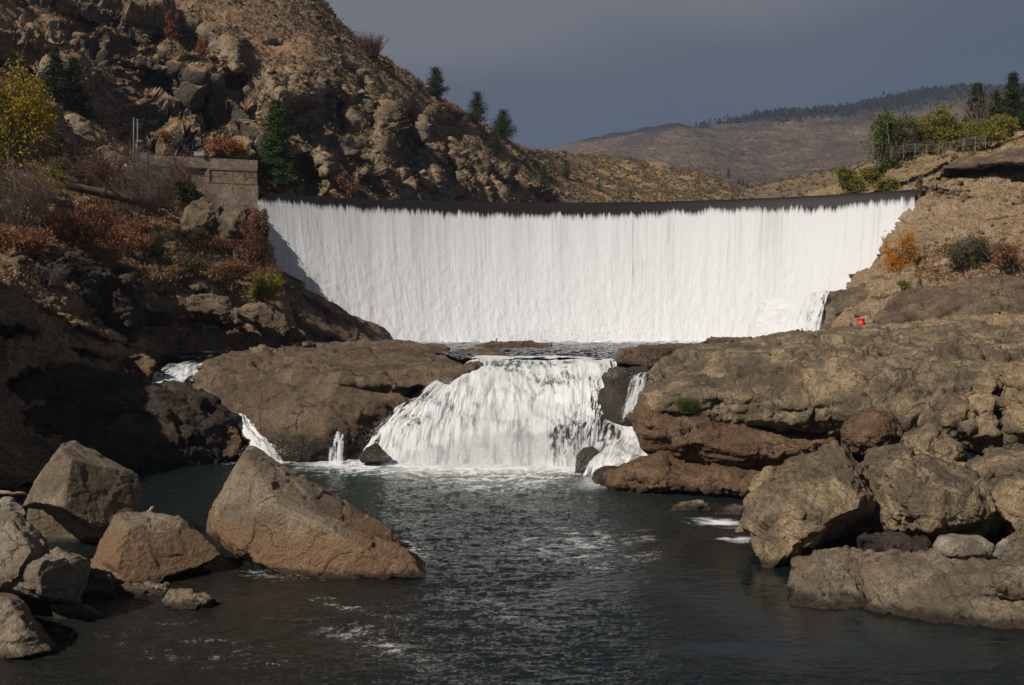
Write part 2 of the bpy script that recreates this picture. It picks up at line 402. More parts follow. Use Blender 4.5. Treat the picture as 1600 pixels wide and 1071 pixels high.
M_dome = rock_mat('river_dome_rock', (.225, .165, .112), (.125, .092, .066), (.180, .115, .068), .9, .05, (WL, 2.7), stain=.6)
M_cliffR = rock_mat('tan_bank_rock', (.265, .205, .142), (.150, .113, .078), (.20, .130, .082), .9, .07, None, stain=.6)

def hill_mat(name, rk1, rk2, rkc, g1, g2, g3, fs=.5, bump=.12, lo=.5, hi=.72, tone=None):
    m = N(name); ge = m.n('NewGeometry'); p = m.pos()
    nz = m.n('SeparateXYZ', i={'Vector': ge.outputs['Normal']}).outputs['Z']
    n1 = m.noise(p, .09*fs*2, 7, .62, .5); n2 = m.noise(p, .7*fs*2, 8, .68); n3 = m.noise(p, 3.2*fs*2, 5, .7)
    rk = m.mix(m.ramp(n1, [(.38, 0), (.6, 1)]), rk1, rk2); rk = m.mix(m.math('MULTIPLY', m.ramp(n2, [(.45, 0), (.62, 1)]), .6), rk, rkc)
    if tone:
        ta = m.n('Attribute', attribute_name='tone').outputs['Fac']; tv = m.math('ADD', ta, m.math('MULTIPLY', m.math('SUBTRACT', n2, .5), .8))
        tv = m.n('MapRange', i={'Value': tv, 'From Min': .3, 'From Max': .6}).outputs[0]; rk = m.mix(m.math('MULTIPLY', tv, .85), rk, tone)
    gr = m.mix(m.ramp(n2, [(.38, 0), (.6, 1)]), g1, g2); gr = m.mix(m.ramp(n1, [(.5, 0), (.66, .8)]), gr, g3)
    t = m.math('ADD', nz, m.math('MULTIPLY', m.math('SUBTRACT', n2, .5), .55))
    t = m.n('MapRange', i={'Value': t, 'From Min': lo, 'From Max': hi}).outputs[0]
    c = m.mix(t, rk, gr); c = m.mix(.75, c, m.ramp(n3, [(.38, .4), (.5, 1.0), (.62, 1.6)]), 'MULTIPLY')
    h = m.math('ADD', n2, m.math('MULTIPLY', n3, .4))
    return m.done(m.pbr(c, .95, m.bump(h, 1.0, bump*5), Specular_IOR_Level=.15))
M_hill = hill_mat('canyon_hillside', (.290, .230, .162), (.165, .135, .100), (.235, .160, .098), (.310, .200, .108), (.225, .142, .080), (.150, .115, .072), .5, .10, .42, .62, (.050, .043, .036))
M_hillR = hill_mat('right_hillside', (.330, .255, .170), (.205, .156, .106), (.265, .172, .104), (.290, .198, .112), (.225, .156, .088), (.135, .122, .076), .9, .06)
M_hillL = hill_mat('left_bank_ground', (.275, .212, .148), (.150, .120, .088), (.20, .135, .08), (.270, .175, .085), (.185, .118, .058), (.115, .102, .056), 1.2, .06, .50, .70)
M_mid = hill_mat('rolling_hill', (.215, .155, .095), (.150, .112, .075), (.16, .105, .06), (.235, .155, .088), (.160, .112, .070), (.110, .098, .066), .5, .12)

# ------------------------------------------------------------------ left canyon hillside
hill_cols = [
 [(-420,-700,150),(-300,-250,130),(-300,60,100),(-300,300,84),(-300,440,72)],
 [(-200,-560,160),(-180,-160,140),(-160,100,112),(-150,300,96),(-140,420,86)],
 [(0,-400,172),(0,-100,152),(0,100,128),(0,220,114),(0,360,100)],
 [(100,-310,180),(100,-60,160),(110,110,137),(110,220,124),(110,350,112)],
 [(200,-220,184),(200,-30,167),(200,120,147),(200,230,132),(200,340,121)],
 [(300,-140,188),(300,0,172),(300,130,154),(300,235,138),(300,330,129)],
 [(395,-65,192),(400,30,178),(400,130,162),(400,225,146),(400,335,136)],
 [(472,-12,197),(480,60,185),(480,140,168),(480,230,155),(480,342,147)],
 [(555,66,206),(560,110,194),(560,170,178),(560,240,164),(560,350,155)],
 [(640,128,216),(640,160,207),(640,210,193),(640,265,178),(640,355,167)],
 [(700,172,227),(700,195,218),(700,235,206),(700,280,193),(700,362,181)],
 [(760,208,242),(760,225,234),(760,252,223),(760,290,210),(760,372,197)],
 [(820,239,262),(820,250,255),(820,268,244),(820,302,228),(820,380,214)],
 [(868,245,292),(868,258,283),(868,278,270),(868,310,250),(868,392,236)],
 [(930,250,315),(930,262,305),(930,285,290),(930,320,262),(930,400,250)],
 [(1000,258,322),(1000,270,312),(1000,290,298),(1000,320,270),(1000,404,258)],
 [(1060,268,318),(1060,278,308),(1060,294,297),(1060,322,274),(1060,404,262)],
 [(1105,281,312),(1105,288,306),(1105,299,297),(1105,325,278),(1105,402,266)],
 [(1150,303,305),(1150,307,302),(1150,312,296),(1150,330,283),(1150,400,270)],
 [(1185,335,300),(1185,340,298),(1185,345,294),(1185,355,286),(1185,400,276)]]
hill_feats = [  # px, py, half sizes, angle, metres away from (+) or toward (-) the viewer
 (150,45,100,16,22,9),(245,20,60,14,25,6),(20,95,40,18,10,6),(110,120,40,20,30,-4),(60,60,60,18,15,-4),
 (255,150,95,30,32,5),(330,190,70,22,32,5),(300,110,60,18,35,-5),(360,140,40,30,70,4),(355,100,30,40,10,-4),
 (445,145,52,46,20,-7),(520,170,26,50,-12,9),(470,205,42,16,25,5),(560,140,14,26,0,4),(540,115,20,14,10,4),
 (585,180,11,26,5,6),(640,215,20,62,-6,9),(620,240,30,22,0,4),(600,205,16,52,6,-5),(585,268,26,24,0,-4),(700,205,42,18,28,7),(670,190,14,30,10,-3),
 (700,262,14,38,-18,7),(740,270,26,20,60,6),(765,285,12,25,-20,5),(675,280,20,26,0,-4),(790,290,18,20,30,4),
 (480,275,34,44,0,9),(505,262,18,20,30,-3),(430,260,40,40,0,4),(560,250,16,26,10,4),(270,265,60,16,30,5),(370,255,55,18,20,6),
 (190,250,60,14,30,4),(95,195,34,18,40,7),(60,165,20,20,0,5),(150,215,70,12,35,-3),(260,215,60,8,33,-4),(340,235,50,7,20,-3),
 (430,75,24,10,10,4),(300,60,22,22,60,5),(240,75,14,30,20,3)]
LINE_X = [-400, 0, 150, 250, 330, 400, 480, 560, 640, 700, 760, 820, 870, 900, 2000]
LINE_Y = [-400, -80, -5, 25, 70, 100, 118, 150, 186, 222, 248, 276, 305, 420, 420]
def proj(p): return p[:, 0]/p[:, 1]*F+800, HOR-p[:, 2]/p[:, 1]*F
def hill_disp(p):
    px, py = proj(p)
    q = p.copy(); q[:, 2] *= .7; wv = np.stack([perlin(p/9+3, 150), perlin(p/9+9, 151), perlin(p/9+27, 152)], 1); q = q+wv*2.6
    a, e1 = facet(q/14.0, 3, 60); c, e3 = facet(q/3.0, 6, 30)
    rm = .35+.65*sstep(-.25, .3, perlin(p/10, 160)); lf = sstep(520, 380, px)
    B1, g1 = blocks(p, (15, 13, 7.5), (10, 30), 170, .3); B2, g2 = blocks(p, (5, 5, 2.6), (20, 28), 180, .35)
    B0, g0 = blocks(p, (8, 8, 17), (20, 18), 190, .30)
    d = (.7+1.6*lf)*a+3.2*(1-lf)*B0+(1.3+3.0*lf)*B1+1.0*B2*rm+.35*c*rm+.8*fbm(p/11, 4, 33)+.32*ridged(p/2.2, 4, 34)*rm
    d = d*(1-.30*(1-lf))-.9*np.exp(-(g1/.3)**2)-.5*np.exp(-(g2/.16)**2)*rm
    d += (1-lf)*2.4*(ridged(np.stack([p[:, 0]/9, p[:, 1]/9, p[:, 2]/34], 1)+wv*.10, 3, 37)-.3)
    up = sstep(-9, 9, (np.interp(px, LINE_X, LINE_Y)-py)+13*fbm(p/9, 4, 90))
    d2 = .5*fbm(p/5, 5, 40)+.30*ridged(p/1.1, 3, 41)+.9*fbm(p/14, 3, 42)+.55*np.maximum(0, facet(q/3.0, 44, 30)[0])*sstep(.05, .3, perlin(p/8, 162))
    return d*(1-up)+d2*(.25+up*.75)+up*1.0
g_hill = sheet(hill_cols, 860, 440, hill_feats, ((18, -1), (60, -20)), hill_disp)
hx, hy = proj(g_hill.reshape(-1, 3))
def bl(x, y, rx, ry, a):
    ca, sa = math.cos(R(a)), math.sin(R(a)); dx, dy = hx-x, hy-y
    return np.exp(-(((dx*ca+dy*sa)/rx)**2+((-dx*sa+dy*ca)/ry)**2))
tone = np.clip(bl(270,150,150,70,28)+bl(340,215,90,45,25)+.8*bl(190,70,90,30,20)+.7*bl(520,180,30,60,-10)+.6*bl(640,230,26,60,-8)+.5*bl(720,260,60,30,30)+.6*bl(400,70,70,22,25)-.9*bl(445,140,46,44,10)-.5*bl(230,90,160,7,33), 0, 1)  # dark rock bands, plus recess shade and the sunlit face put into the colour
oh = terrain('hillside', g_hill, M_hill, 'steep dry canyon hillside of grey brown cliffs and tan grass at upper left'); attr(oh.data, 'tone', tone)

# ------------------------------------------------------------------ far hills
far_cols = [
 [(700,280,1500),(700,286,1350),(700,292,1150),(700,305,900),(700,345,520)],
 [(850,243,1500),(870,252,1350),(870,268,1150),(870,295,900),(870,340,520)],
 [(905,230,1480),(920,244,1330),(920,262,1130),(920,290,880),(920,340,520)],
 [(980,211,1450),(980,230,1300),(980,252,1120),(980,284,860),(980,340,520)],
 [(1050,199,1420),(1050,216,1290),(1050,246,1100),(1050,280,850),(1050,340,520)],
 [(1090,206,1440),(1100,219,1270),(1100,244,1100),(1100,280,850),(1100,340,520)],
 [(1150,200,1460),(1160,216,1280),(1160,246,1120),(1160,284,860),(1160,340,520)],
 [(1200,194,1480),(1220,212,1290),(1220,240,1120),(1220,284,860),(1220,340,500)],
 [(1300,180,1500),(1300,205,1290),(1300,236,1120),(1300,280,820),(1300,340,480)],
 [(1400,164,1520),(1400,196,1290),(1400,232,1100),(1400,275,780),(1400,340,460)],
 [(1500,153,1540),(1500,186,1290),(1500,225,1080),(1500,270,760),(1500,340,440)],
 [(1620,145,1560),(1620,180,1290),(1620,220,1060),(1620,268,740),(1620,340,420)],
 [(1800,130,1560),(1800,170,1290),(1800,210,1060),(1800,262,740),(1800,340,420)]]
def far_disp(p): return 4+8*fbm(p/150, 5, 60, .55)+5*ridged(p/45, 4, 61)
g_far = sheet(far_cols, 420, 200, (), ((150, -25), (600, -160)), far_disp)
mfar = N('distant_hill'); pp = mfar.pos((1, .6, 1)); 
a1 = mfar.noise(pp, .009, 8, .66, .8); a2 = mfar.noise(pp, .05, 8, .72); a3 = mfar.noise(pp, .25, 3, .6)
fc = mfar.mix(mfar.ramp(a1, [(.40, 0), (.56, 1)]), (.150, .112, .084), (.094, .076, .064))
fc = mfar.mix(mfar.ramp(a2, [(.52, 0), (.62, .85)]), fc, (.235, .155, .100))
fc = mfar.mix(mfar.ramp(a3, [(.5, 0), (.62, .6)]), fc, (.050, .046, .040))
zz = mfar.n('SeparateXYZ', i={'Vector': mfar.n('NewGeometry').outputs['Position']})
hh = mfar.math('ADD', mfar.math('SUBTRACT', zz.outputs['Z'], mfar.math('MULTIPLY', zz.outputs['X'], .10)), mfar.math('MULTIPLY', mfar.math('SUBTRACT', a1, .5), 190))
fc = mfar.mix(mfar.n('MapRange', i={'Value': hh, 'From Min': 195, 'From Max': 240}).outputs[0], fc, (.036, .038, .040))  # dark ridge forest, with the cloud's shadow put into its colour
far_mat = mfar.done(mfar.pbr(fc, 1.0, mfar.bump(mfar.math('ADD', a2, a3), 1.0, 6.0), Specular_IOR_Level=.05))
o = terrain('distant_hill', g_far, far_mat, 'distant brown and dark forested hills under the storm cloud')

# low slope behind the right end of the dam
slope_cols = [
 [(1135,345,250),(1135,348,246),(1135,352,240),(1135,362,235),(1135,400,232)],
 [(1165,303,262),(1165,308,256),(1165,318,248),(1165,335,240),(1165,398,236)],
 [(1200,290,266),(1200,296,260),(1200,308,250),(1200,328,238),(1200,400,230)],
 [(1250,279,268),(1250,286,260),(1250,300,246),(1250,322,232),(1250,402,222)],
 [(1300,268,268),(1300,277,258),(1300,294,240),(1300,322,220),(1300,408,208)],
 [(1350,255,266),(1350,264,250),(1350,280,228),(1350,318,200),(1350,416,190)],
 [(1400,238,262),(1400,248,240),(1400,262,214),(1400,300,186),(1400,430,170)],
 [(1500,186,250),(1500,205,228),(1500,225,200),(1500,270,170),(1500,440,150)],
 [(1560,172,240),(1560,190,215),(1560,215,185),(1560,260,158),(1560,440,145)],
 [(1620,150,230),(1620,180,205),(1620,210,176),(1620,260,150),(1620,440,140)],
 [(1800,60,230),(1800,110,200),(1800,170,170),(1800,260,145),(1800,460,130)]]
def slope_disp(p): return .8*fbm(p/9, 5, 71)+.35*ridged(p/1.6, 3, 72)
g_slope = sheet(slope_cols, 300, 170, (), ((20, -2), (80, -25)), slope_disp)
terrain('low_hill', g_slope, M_mid, 'low tan sagebrush slope rising behind the right end of the dam')

# ------------------------------------------------------------------ right bank
rb_cols = [
 [(1450,292,146),(1440,330,145),(1420,380,145),(1390,430,142),(1370,470,139),(1360,515,134),(1340,560,128)],
 [(1426,298,129),(1408,350,127.5),(1376,395,126),(1342,432,123),(1330,462,119),(1300,515,113),(1290,560,108)],
 [(1450,280,127),(1434,340,123),(1404,390,119.5),(1376,428,116),(1352,462,110),(1330,512,102),(1325,560,97)],
 [(1482,262,129),(1474,320,122.5),(1454,380,116),(1430,428,110),(1408,470,104),(1392,512,97),(1390,560,92)],
 [(1515,248,132),(1512,305,124),(1504,370,114.5),(1490,428,107),(1470,474,101),(1450,514,93),(1450,560,88)],
 [(1550,232,134),(1550,295,124),(1550,365,113),(1545,428,104),(1530,476,98),(1520,515,90),(1520,560,84)],
 [(1610,212,136),(1612,290,124),(1612,365,111),(1612,428,101),(1605,478,95),(1600,515,87),(1600,560,80)],
 [(1680,190,136),(1690,280,122),(1690,365,108),(1690,428,97),(1690,478,90),(1690,520,82),(1690,570,74)],
 [(1850,100,136),(1850,250,120),(1850,360,104),(1850,428,92),(1850,478,84),(1850,530,76),(1850,590,66)]]
rb_feats = [(1520,262,50,9,-8,5),(1560,252,40,8,-12,4),(1500,275,30,6,0,3),(1540,245,50,10,-8,-2),(1470,300,60,6,5,1.6),(1560,345,50,6,-5,1.6),
 (1430,470,26,8,-35,4),(1520,492,70,11,-8,5),(1470,496,34,9,-15,3),(1550,462,46,7,-25,4),(1440,452,14,7,0,3),(1420,440,40,6,0,1.2),
 (1500,400,60,20,-10,-1.6),(1545,480,40,9,-8,-2),(1480,475,30,8,-5,-1.5),(1580,440,40,7,-10,2.5),(1590,285,40,8,-15,2),(1600,320,30,6,-15,2)]
def rb_disp(p): return rockdisp(p, 3.0, .45, .75, .30, ((-.16, .1, 1), 2.5, .75), 8, .8, .6)
g_rb = sheet(rb_cols, 520, 520, rb_feats, ((14, 0), (50, 4)), rb_disp)
terrain('right_bank', g_rb, M_hillR, 'tan rocky bank with dry grass rising from the dam to the right')

# ground beside the river on the right, reaching out of the picture
rs_cols = [
 [(1660,560,84),(1660,590,62),(1660,650,50),(1660,760,43),(1660,890,38),(1660,1030,33)],
 [(1760,520,84),(1760,560,62),(1760,620,50),(1760,740,42),(1760,880,36),(1760,1060,30)],
 [(2000,440,82),(2000,480,60),(2000,550,48),(2000,660,38),(2000,820,31),(2000,1100,25)],
 [(2600,280,80),(2600,330,58),(2600,400,45),(2600,520,34),(2600,720,26),(2600,1150,20)],
 [(3800,40,78),(3800,90,55),(3800,180,42),(3800,330,30),(3800,600,22),(3800,1300,16)]]
g_rs = sheet(rs_cols, 260, 200, (), ((12, 1), (30, 4)), lambda p: rockdisp(p, 3.0, .4, .6, .2, ((-.1, 0, 1), 1.8, .3), 9, .6, .6))
terrain('right_bank', g_rs, M_hillR, 'rocky ground beside the river on the right, beyond the stacked rocks')

# ------------------------------------------------------------------ left bank
lb_cols = [
 [(-700,-40,96),(-700,80,84),(-700,180,74),(-700,260,64),(-700,420,56),(-700,600,50),(-700,860,44)],
 [(-420,40,98),(-420,150,88),(-400,240,77),(-400,320,68),(-400,460,60),(-400,620,54),(-400,830,48)],
 [(-200,120,102),(-200,220,92),(-190,300,80),(-180,375,72),(-170,480,65),(-160,620,60),(-150,790,54)],
 [(0,236,108),(0,300,96),(0,352,84),(0,400,75),(0,470,69),(0,620,63),(0,770,58)],
 [(60,262,112),(60,312,100),(60,360,88),(60,408,79),(60,480,72),(60,620,66),(60,758,60)],
 [(120,284,115),(120,325,105),(120,374,92),(125,425,83),(130,500,76),(130,615,69),(130,745,63)],
 [(180,300,118),(180,338,109),(180,385,98),(185,438,89),(190,505,84),(200,600,79),(200,738,72)],
 [(240,310,120),(240,346,112),(240,395,102),(245,446,96),(250,503,92),(260,575,91),(270,735,82)],
 [(300,318,122),(300,352,115),(300,402,106),(302,450,99),(305,500,96),(310,548,95),(320,735,82)],
 [(350,322,124),(350,358,118),(350,408,110),(352,452,104),(355,497,99),(360,536,97),(370,735,84)],
 [(392,328,126),(394,366,121),(398,412,115),(400,452,109),(405,497,102),(410,532,96),(420,600,84)],
 [(410,335,128),(414,372,124),(424,416,119),(432,452,113),(440,497,106),(446,530,101),(455,580,92)],
 [(413,345,133),(417,378,132),(428,420,128),(440,456,123),(455,500,115),(470,532,109),(490,570,100)],
 [(380,352,142),(385,385,142),(400,426,140),(420,462,136),(440,503,130),(470,540,125),(500,570,112)]]
lb_feats = [(110,430,60,30,25,3),(230,455,50,10,10,3),(330,505,60,8,5,2),(320,440,40,20,30,-2),(280,380,30,20,0,-2),(400,400,12,40,10,-1.5),
 (60,600,60,30,0,4),(30,520,40,16,10,5),(140,560,50,16,15,3),(215,600,30,20,0,3),(160,520,60,10,20,-2.5)]
def lb_disp(p): return rockdisp(p, 3.0, .5, .8, .30, ((.25, .1, 1), 2.2, .38), 15, .8, .5)
g_lb = sheet(lb_cols, 560, 480, lb_feats, ((14, -1), (40, -3)), lb_disp)
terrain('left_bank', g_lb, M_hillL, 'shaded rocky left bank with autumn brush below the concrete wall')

# canyon wall beside the viewer on the left, out of the picture; its shadow falls on the near left bank
cw = [
 [(-1150,-520,62),(-1150,-200,58),(-1150,200,54),(-1150,700,46)],
 [(-800,-420,60),(-800,-160,56),(-780,240,52),(-760,720,46)],
 [(-480,-260,66),(-480,-80,61),(-480,240,56),(-480,700,50)],
 [(-250,-20,80),(-250,80,74),(-250,260,66),(-250,640,58)]]

# river bed under everything
bed = MB(); bed.box(-90, 5, WL-5, 90, 150, WL-4)
o = bed.build('riverbed', M_dark); tag(o, 'dark stony river bed under the water', kind='structure')
gp = MB(); gp.box(-3000, -200, -60, 4000, 3000, -58)
o = gp.build('ground', M_mid); tag(o, 'dry valley ground reaching the horizon', kind='structure')
# ------------------------------------------------------------------ foreground boulders, left
rock('boulder', [
  body([(379,690),(391,694),(428,726),(470,746),(520,780),(600,820),(626,843),(628,858),(560,890),(430,900),(385,884),(350,852),(306,818),(311,795),(335,760),(355,722)], 42.6, 6.5, .55,
       front=[(385,712,42.0),(404,760,40.6),(446,802,39.6),(345,815,41.2),(392,868,39.9)], tilt=.8),
  body([(404,760),(446,800),(560,846),(632,862),(690,884,39.2),(684,903,38.6),(560,912),(430,912),(385,884),(350,852),(330,820),(360,780)], 41.2, 5, .7, front=[(450,806,38.9),(556,850,38.4),(632,868,38.5),(600,905,38.4),(460,905,38.6),(395,872,39.3),(372,815,40.3)]),
  ], M_orange, 'largest boulder on the near left, a pointed orange and grey wedge standing in the river', vox=.07, s=1.7, amp=0.06, blocky=0.13, crack=.08, seed=101, cuts=10, cutd=0.06, cat='boulder', hi=.7)
rock('boulder', [
  body([(88,679),(97,677),(120,686),(135,699),(188,719),(222,742),(230,775),(224,804),(190,808),(170,818),(130,808),(34,792),(46,750),(73,698)], 42.5, 4.5, .62,
       front=[(90,700,41.8),(190,735,41.2),(62,780,40.6),(130,795,40.0),(175,806,40.4),(190,770,40.6)], tilt=.7),
  body([(44,796),(175,812),(215,806),(226,840),(215,905),(60,905),(40,840)], 44.5, 3, .8)],
  M_boul, 'upright grey block boulder with a flat broad face and black hollow beneath it', vox=.075, s=1.5, amp=0.05, blocky=0.11, crack=.05, seed=112, cuts=12, cutd=0.09, cat='boulder')
rock('boulder', [
  body([(185,803),(232,800),(276,806),(315,835),(351,866),(330,876),(290,882),(262,898),(248,918),(205,926),(165,908),(143,880),(156,845),(175,820)], 38.6, 4.5, .6,
       front=[(190,830,37.6),(270,830,37.6),(335,864,37.7),(255,893,36.9),(200,905,36.8),(165,878,37.3)], tilt=.8),
  body([(142,868),(200,850),(262,880),(262,900,37.6),(248,924,36.6),(205,934,36.2),(168,922,36.8),(143,895,37.8)], 38.4, 2.5, .8)],
  M_orange, 'brown arched boulder between the upright block and the largest wedge boulder', vox=.07, s=1.4, amp=0.05, blocky=0.11, crack=.05, seed=123, cuts=10, cutd=0.09, cat='boulder')
rock('boulder', [
  body([(-60,800),(28,799),(55,825),(76,850),(66,880),(20,920),(-60,925)], 33.6, 3, .7, front=[(0,830,32.6),(45,860,32.4),(10,910,31.8)], tilt=.6),
  body([(40,880),(68,862),(100,860),(136,876),(141,890),(112,925),(127,942),(60,938),(0,918),(0,890)], 33.0, 3, .65, front=[(60,880,32.0),(100,885,31.8),(70,925,31.5)], tilt=.6),
  body([(-50,925),(120,935),(172,900),(186,940),(180,975),(90,985),(-50,985)], 36.0, 3, .8),
  body([(78,945),(130,942),(168,965),(160,985),(90,985)], 33.4, 1.5, .7)],
  M_pale, 'pale cracked boulder at the left edge, in two lumps', vox=.06, s=1.2, amp=0.07, blocky=0.16, crack=.08, seed=134, cuts=9, cutd=0.07, cat='boulder')
rock('boulder', [
  body([(-70,925),(22,924),(40,956),(66,985),(94,1016),(75,1024),(40,1034),(-70,1040)], 30.4, 2.6, .6, front=[(15,945,29.8),(40,990,29.3),(30,1025,29.0),(75,1016,29.5)], tilt=.5)],
  M_boul, 'tan boulder cut off by the bottom left corner, sloping into the water', vox=.055, s=1.1, amp=0.06, blocky=0.14, crack=.06, seed=145, cuts=8, cutd=0.07, cat='boulder')
rock('boulder', [
  body([(268,921),(322,926),(334,931),(330,952),(300,958),(262,951),(253,940)], 34.9, 1.2, .7, front=[(275,930,34.4),(315,935,34.3),(300,953,34.2)]),
  body([(326,934),(340,934),(351,946),(330,955),(322,952)], 35.1, .9, .7)],
  M_boul, 'small flat split rock in the shallows below the brown arched boulder', vox=.045, s=.7, amp=.05, blocky=0.158, crack=.05, seed=156, cuts=6, cutd=0.08, cat='rock')
rock('stone', [body([(186,915),(225,910),(262,914),(262,930),(225,938),(188,932)], 36.2, 1, .7)], M_boul, 'low crumbly stones along the foot of the brown arched boulder', vox=.05, s=.6, amp=.07, blocky=0.21, seed=157)
rock('stone', [body([(-40,785),(14,779),(36,788),(44,806),(20,815),(-40,815)], 36.5, 1.5, .7)], M_pale, 'pale stone under the stick at the left edge', vox=.06, s=.8, amp=.06, blocky=0.175, seed=158)
rock('stone', [body([(440,972),(470,965),(498,966),(510,973),(498,984),(450,984)], 33.2, 1.2, .7)], M_dark, 'flat dark rock barely breaking the water in front of the wedge boulder', vox=.04, s=.6, amp=.04, blocky=0.105, seed=159)
rock('stone', [body([(402,972),(415,964),(432,966),(428,980),(408,982)], 33.4, .6, .7)], M_dark, 'tiny dark rock tip left of the flat dark rock in the shallows', vox=.035, s=.5, amp=.03, blocky=0.0875, seed=160)

# ------------------------------------------------------------------ left side, middle distance
rock('rock_ledge', [
  body([(40,560,70),(130,580,69),(200,592,69),(252,606,69),(330,634,70),(371,653,70.5),(380,690,70),(372,722,69),(330,740,68),(225,745,66),(60,770,62),(0,780,60),(-60,700,62)], 68, 6, .7,
       front=[(150,612,66.4),(250,630,67),(340,665,68)]),
  body([(215,596,71),(260,600,71),(330,622,72),(372,650,72),(360,690,71),(230,690,70)], 71, 3, .8)],
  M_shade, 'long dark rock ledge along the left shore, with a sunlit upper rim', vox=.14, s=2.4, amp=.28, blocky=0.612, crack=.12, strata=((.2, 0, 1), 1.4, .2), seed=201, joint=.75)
rock('boulder', [body([(320,668),(345,660),(372,668),(380,690),(370,712),(335,716),(318,695)], 68.4, 3, .7)], M_brown, 'brown rounded boulder in the shade beside the small left cascade', vox=.1, s=1.2, amp=.12, blocky=0.28, seed=202)
rock('rock_outcrop', [
  body([(55,402),(108,384),(136,398),(176,440),(166,490),(140,510),(85,485),(50,450)], 80, 6, .8, front=[(105,420,77.5),(130,460,77.5)], tilt=1),
  body([(150,440),(180,446),(208,434),(222,452),(226,500),(214,536),(160,520),(135,485)], 81, 5, .8, front=[(185,465,79)], tilt=1)],
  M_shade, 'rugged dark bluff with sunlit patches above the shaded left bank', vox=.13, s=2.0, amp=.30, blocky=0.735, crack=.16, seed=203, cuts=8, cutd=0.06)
rock('rock_outcrop', [
  body([(283,342),(290,324),(320,312),(346,324),(348,362),(336,404),(300,400),(282,374)], 112, 5, .8, front=[(315,345,110)]),
  body([(338,328),(384,318),(399,338),(399,385),(374,412),(328,404),(333,350)], 112.5, 5, .8, front=[(368,352,110.5)])],
  M_cliffR, 'sunlit rounded tan outcrop directly below the concrete abutment wall', vox=.16, s=2.2, amp=.30, blocky=0.612, crack=.12, seed=204, cuts=5, cutd=0.06)
rock('boulder', [body([(286,475),(300,462),(335,459),(362,470),(366,484),(345,494),(318,490),(292,486)], 92, 3, .75), body([(300,486),(335,488),(345,500),(310,503)], 93, 2, .8)],
  M_cliffR, 'flat overhanging boulder left of its neighbour on the sunlit ledge', vox=.11, s=1.3, amp=.16, blocky=0.35, seed=205, cuts=6, cutd=0.08)
rock('boulder', [body([(366,484),(378,474),(405,474),(410,480),(448,494),(450,508),(430,515),(385,504)], 95, 3, .75)], M_cliffR, 'wedge shaped boulder right of the flat one on the sunlit ledge', vox=.11, s=1.2, amp=.16, blocky=0.385, seed=206, cuts=6, cutd=0.08)
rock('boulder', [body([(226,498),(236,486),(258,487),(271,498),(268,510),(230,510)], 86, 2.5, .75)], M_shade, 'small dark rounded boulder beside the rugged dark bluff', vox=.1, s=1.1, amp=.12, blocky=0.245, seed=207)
rock('boulder', [body([(443,518),(462,511),(474,514),(480,533),(465,536),(440,534)], 98, 2, .75)], M_grey, 'small pointed boulder at the end of the sunlit ledge', vox=.1, s=1.0, amp=.1, blocky=0.28, seed=208, cuts=5, cutd=0.08)
rock('rock_outcrop', [
  body([(405,425,126),(424,418,124),(446,436,122),(456,460,121),(505,474,123),(555,498,126),(590,514,129),(618,533,131),(600,545,125),(430,548,112),(410,500,114)], 118, 8, .9, front=[(470,500,113),(540,535,117)]),
  body([(498,492,119),(530,486,120),(566,515,121),(585,534,120),(500,540,115)], 118, 4, .9)],
  M_dome, 'dark wedge of bedrock at the left foot of the dam waterfall', vox=.2, s=2.6, amp=.28, blocky=0.525, crack=.1, seed=209, joint=.75)
rock('rock_outcrop', [body([(178,582),(198,558),(228,553),(243,566),(232,592),(205,602),(182,600)], 76, 3, .8)], M_brown, 'reddish brown rock left of the upper cascade', vox=.1, s=1.4, amp=.16, blocky=0.35, seed=210)

# ------------------------------------------------------------------ rock dome left of the falls
rock('rock_dome', [
  body([(310,590,76),(330,562,86),(372,546,96),(452,538,103),(560,536,105),(640,536,105),(700,546,98),(700,580,82),(640,606,74),(560,600,73),(450,590,74),(360,590,75)], 80, 3, .9, drop=3,
       front=[(330,600,74),(600,600,73.5),(450,570,80)]),
  body([(305,605,74),(340,588,74),(440,578,75),(540,586,75),(610,600,75),(645,608,75),(630,640,73),(600,660,72),(580,690,71),(570,725,70),(450,730,68.5),(428,692,69),(388,640,71),(325,618,73)], 72, 6, .9,
       front=[(470,640,70),(550,650,70),(500,700,68.5)]),
  body([(440,560,84),(560,545,92),(690,552,92),(735,572,80),(705,600,76),(640,606,76),(560,592,77)], 80, 3, .9, drop=3),
  body([(655,572,86),(700,548,94),(765,540,95),(790,552,90),(788,566,82),(735,577,78),(700,604,76.5),(650,604,77)], 80, 3, .9, drop=3)],
  M_dome, 'broad smooth brown rock dome between the left cascades and the main falls', vox=.16, s=3.2, amp=.34, blocky=0.525, crack=.14, strata=((.15, -.2, 1), 1.5, .16), seed=220, joint=.75, hi=.7)
rock('wet_rock', [body([(560,716),(572,699),(588,693),(603,706),(606,722),(565,724)], 66.6, 2, .8)], M_dark, 'small dark wet rock at the left foot of the main falls', vox=.08, s=.9, amp=.06, blocky=0.105, seed=221)
rock('wet_rock', [body([(898,745),(900,715),(912,702),(930,700),(945,712),(945,745)], 63.8, 3, .8)], M_dark, 'dark wet block at the right foot of the main falls', vox=.08, s=1, amp=.1, blocky=0.21, seed=222, cuts=6, cutd=0.1)
rock('wet_rock', [body([(924,750),(930,735),(955,728),(985,732),(990,760),(940,772)], 59.6, 3, .8)], M_dark, 'dark wet rock tip where the brown ledge meets the foam', vox=.08, s=.9, amp=.1, blocky=0.245, seed=223, cuts=6, cutd=0.1)
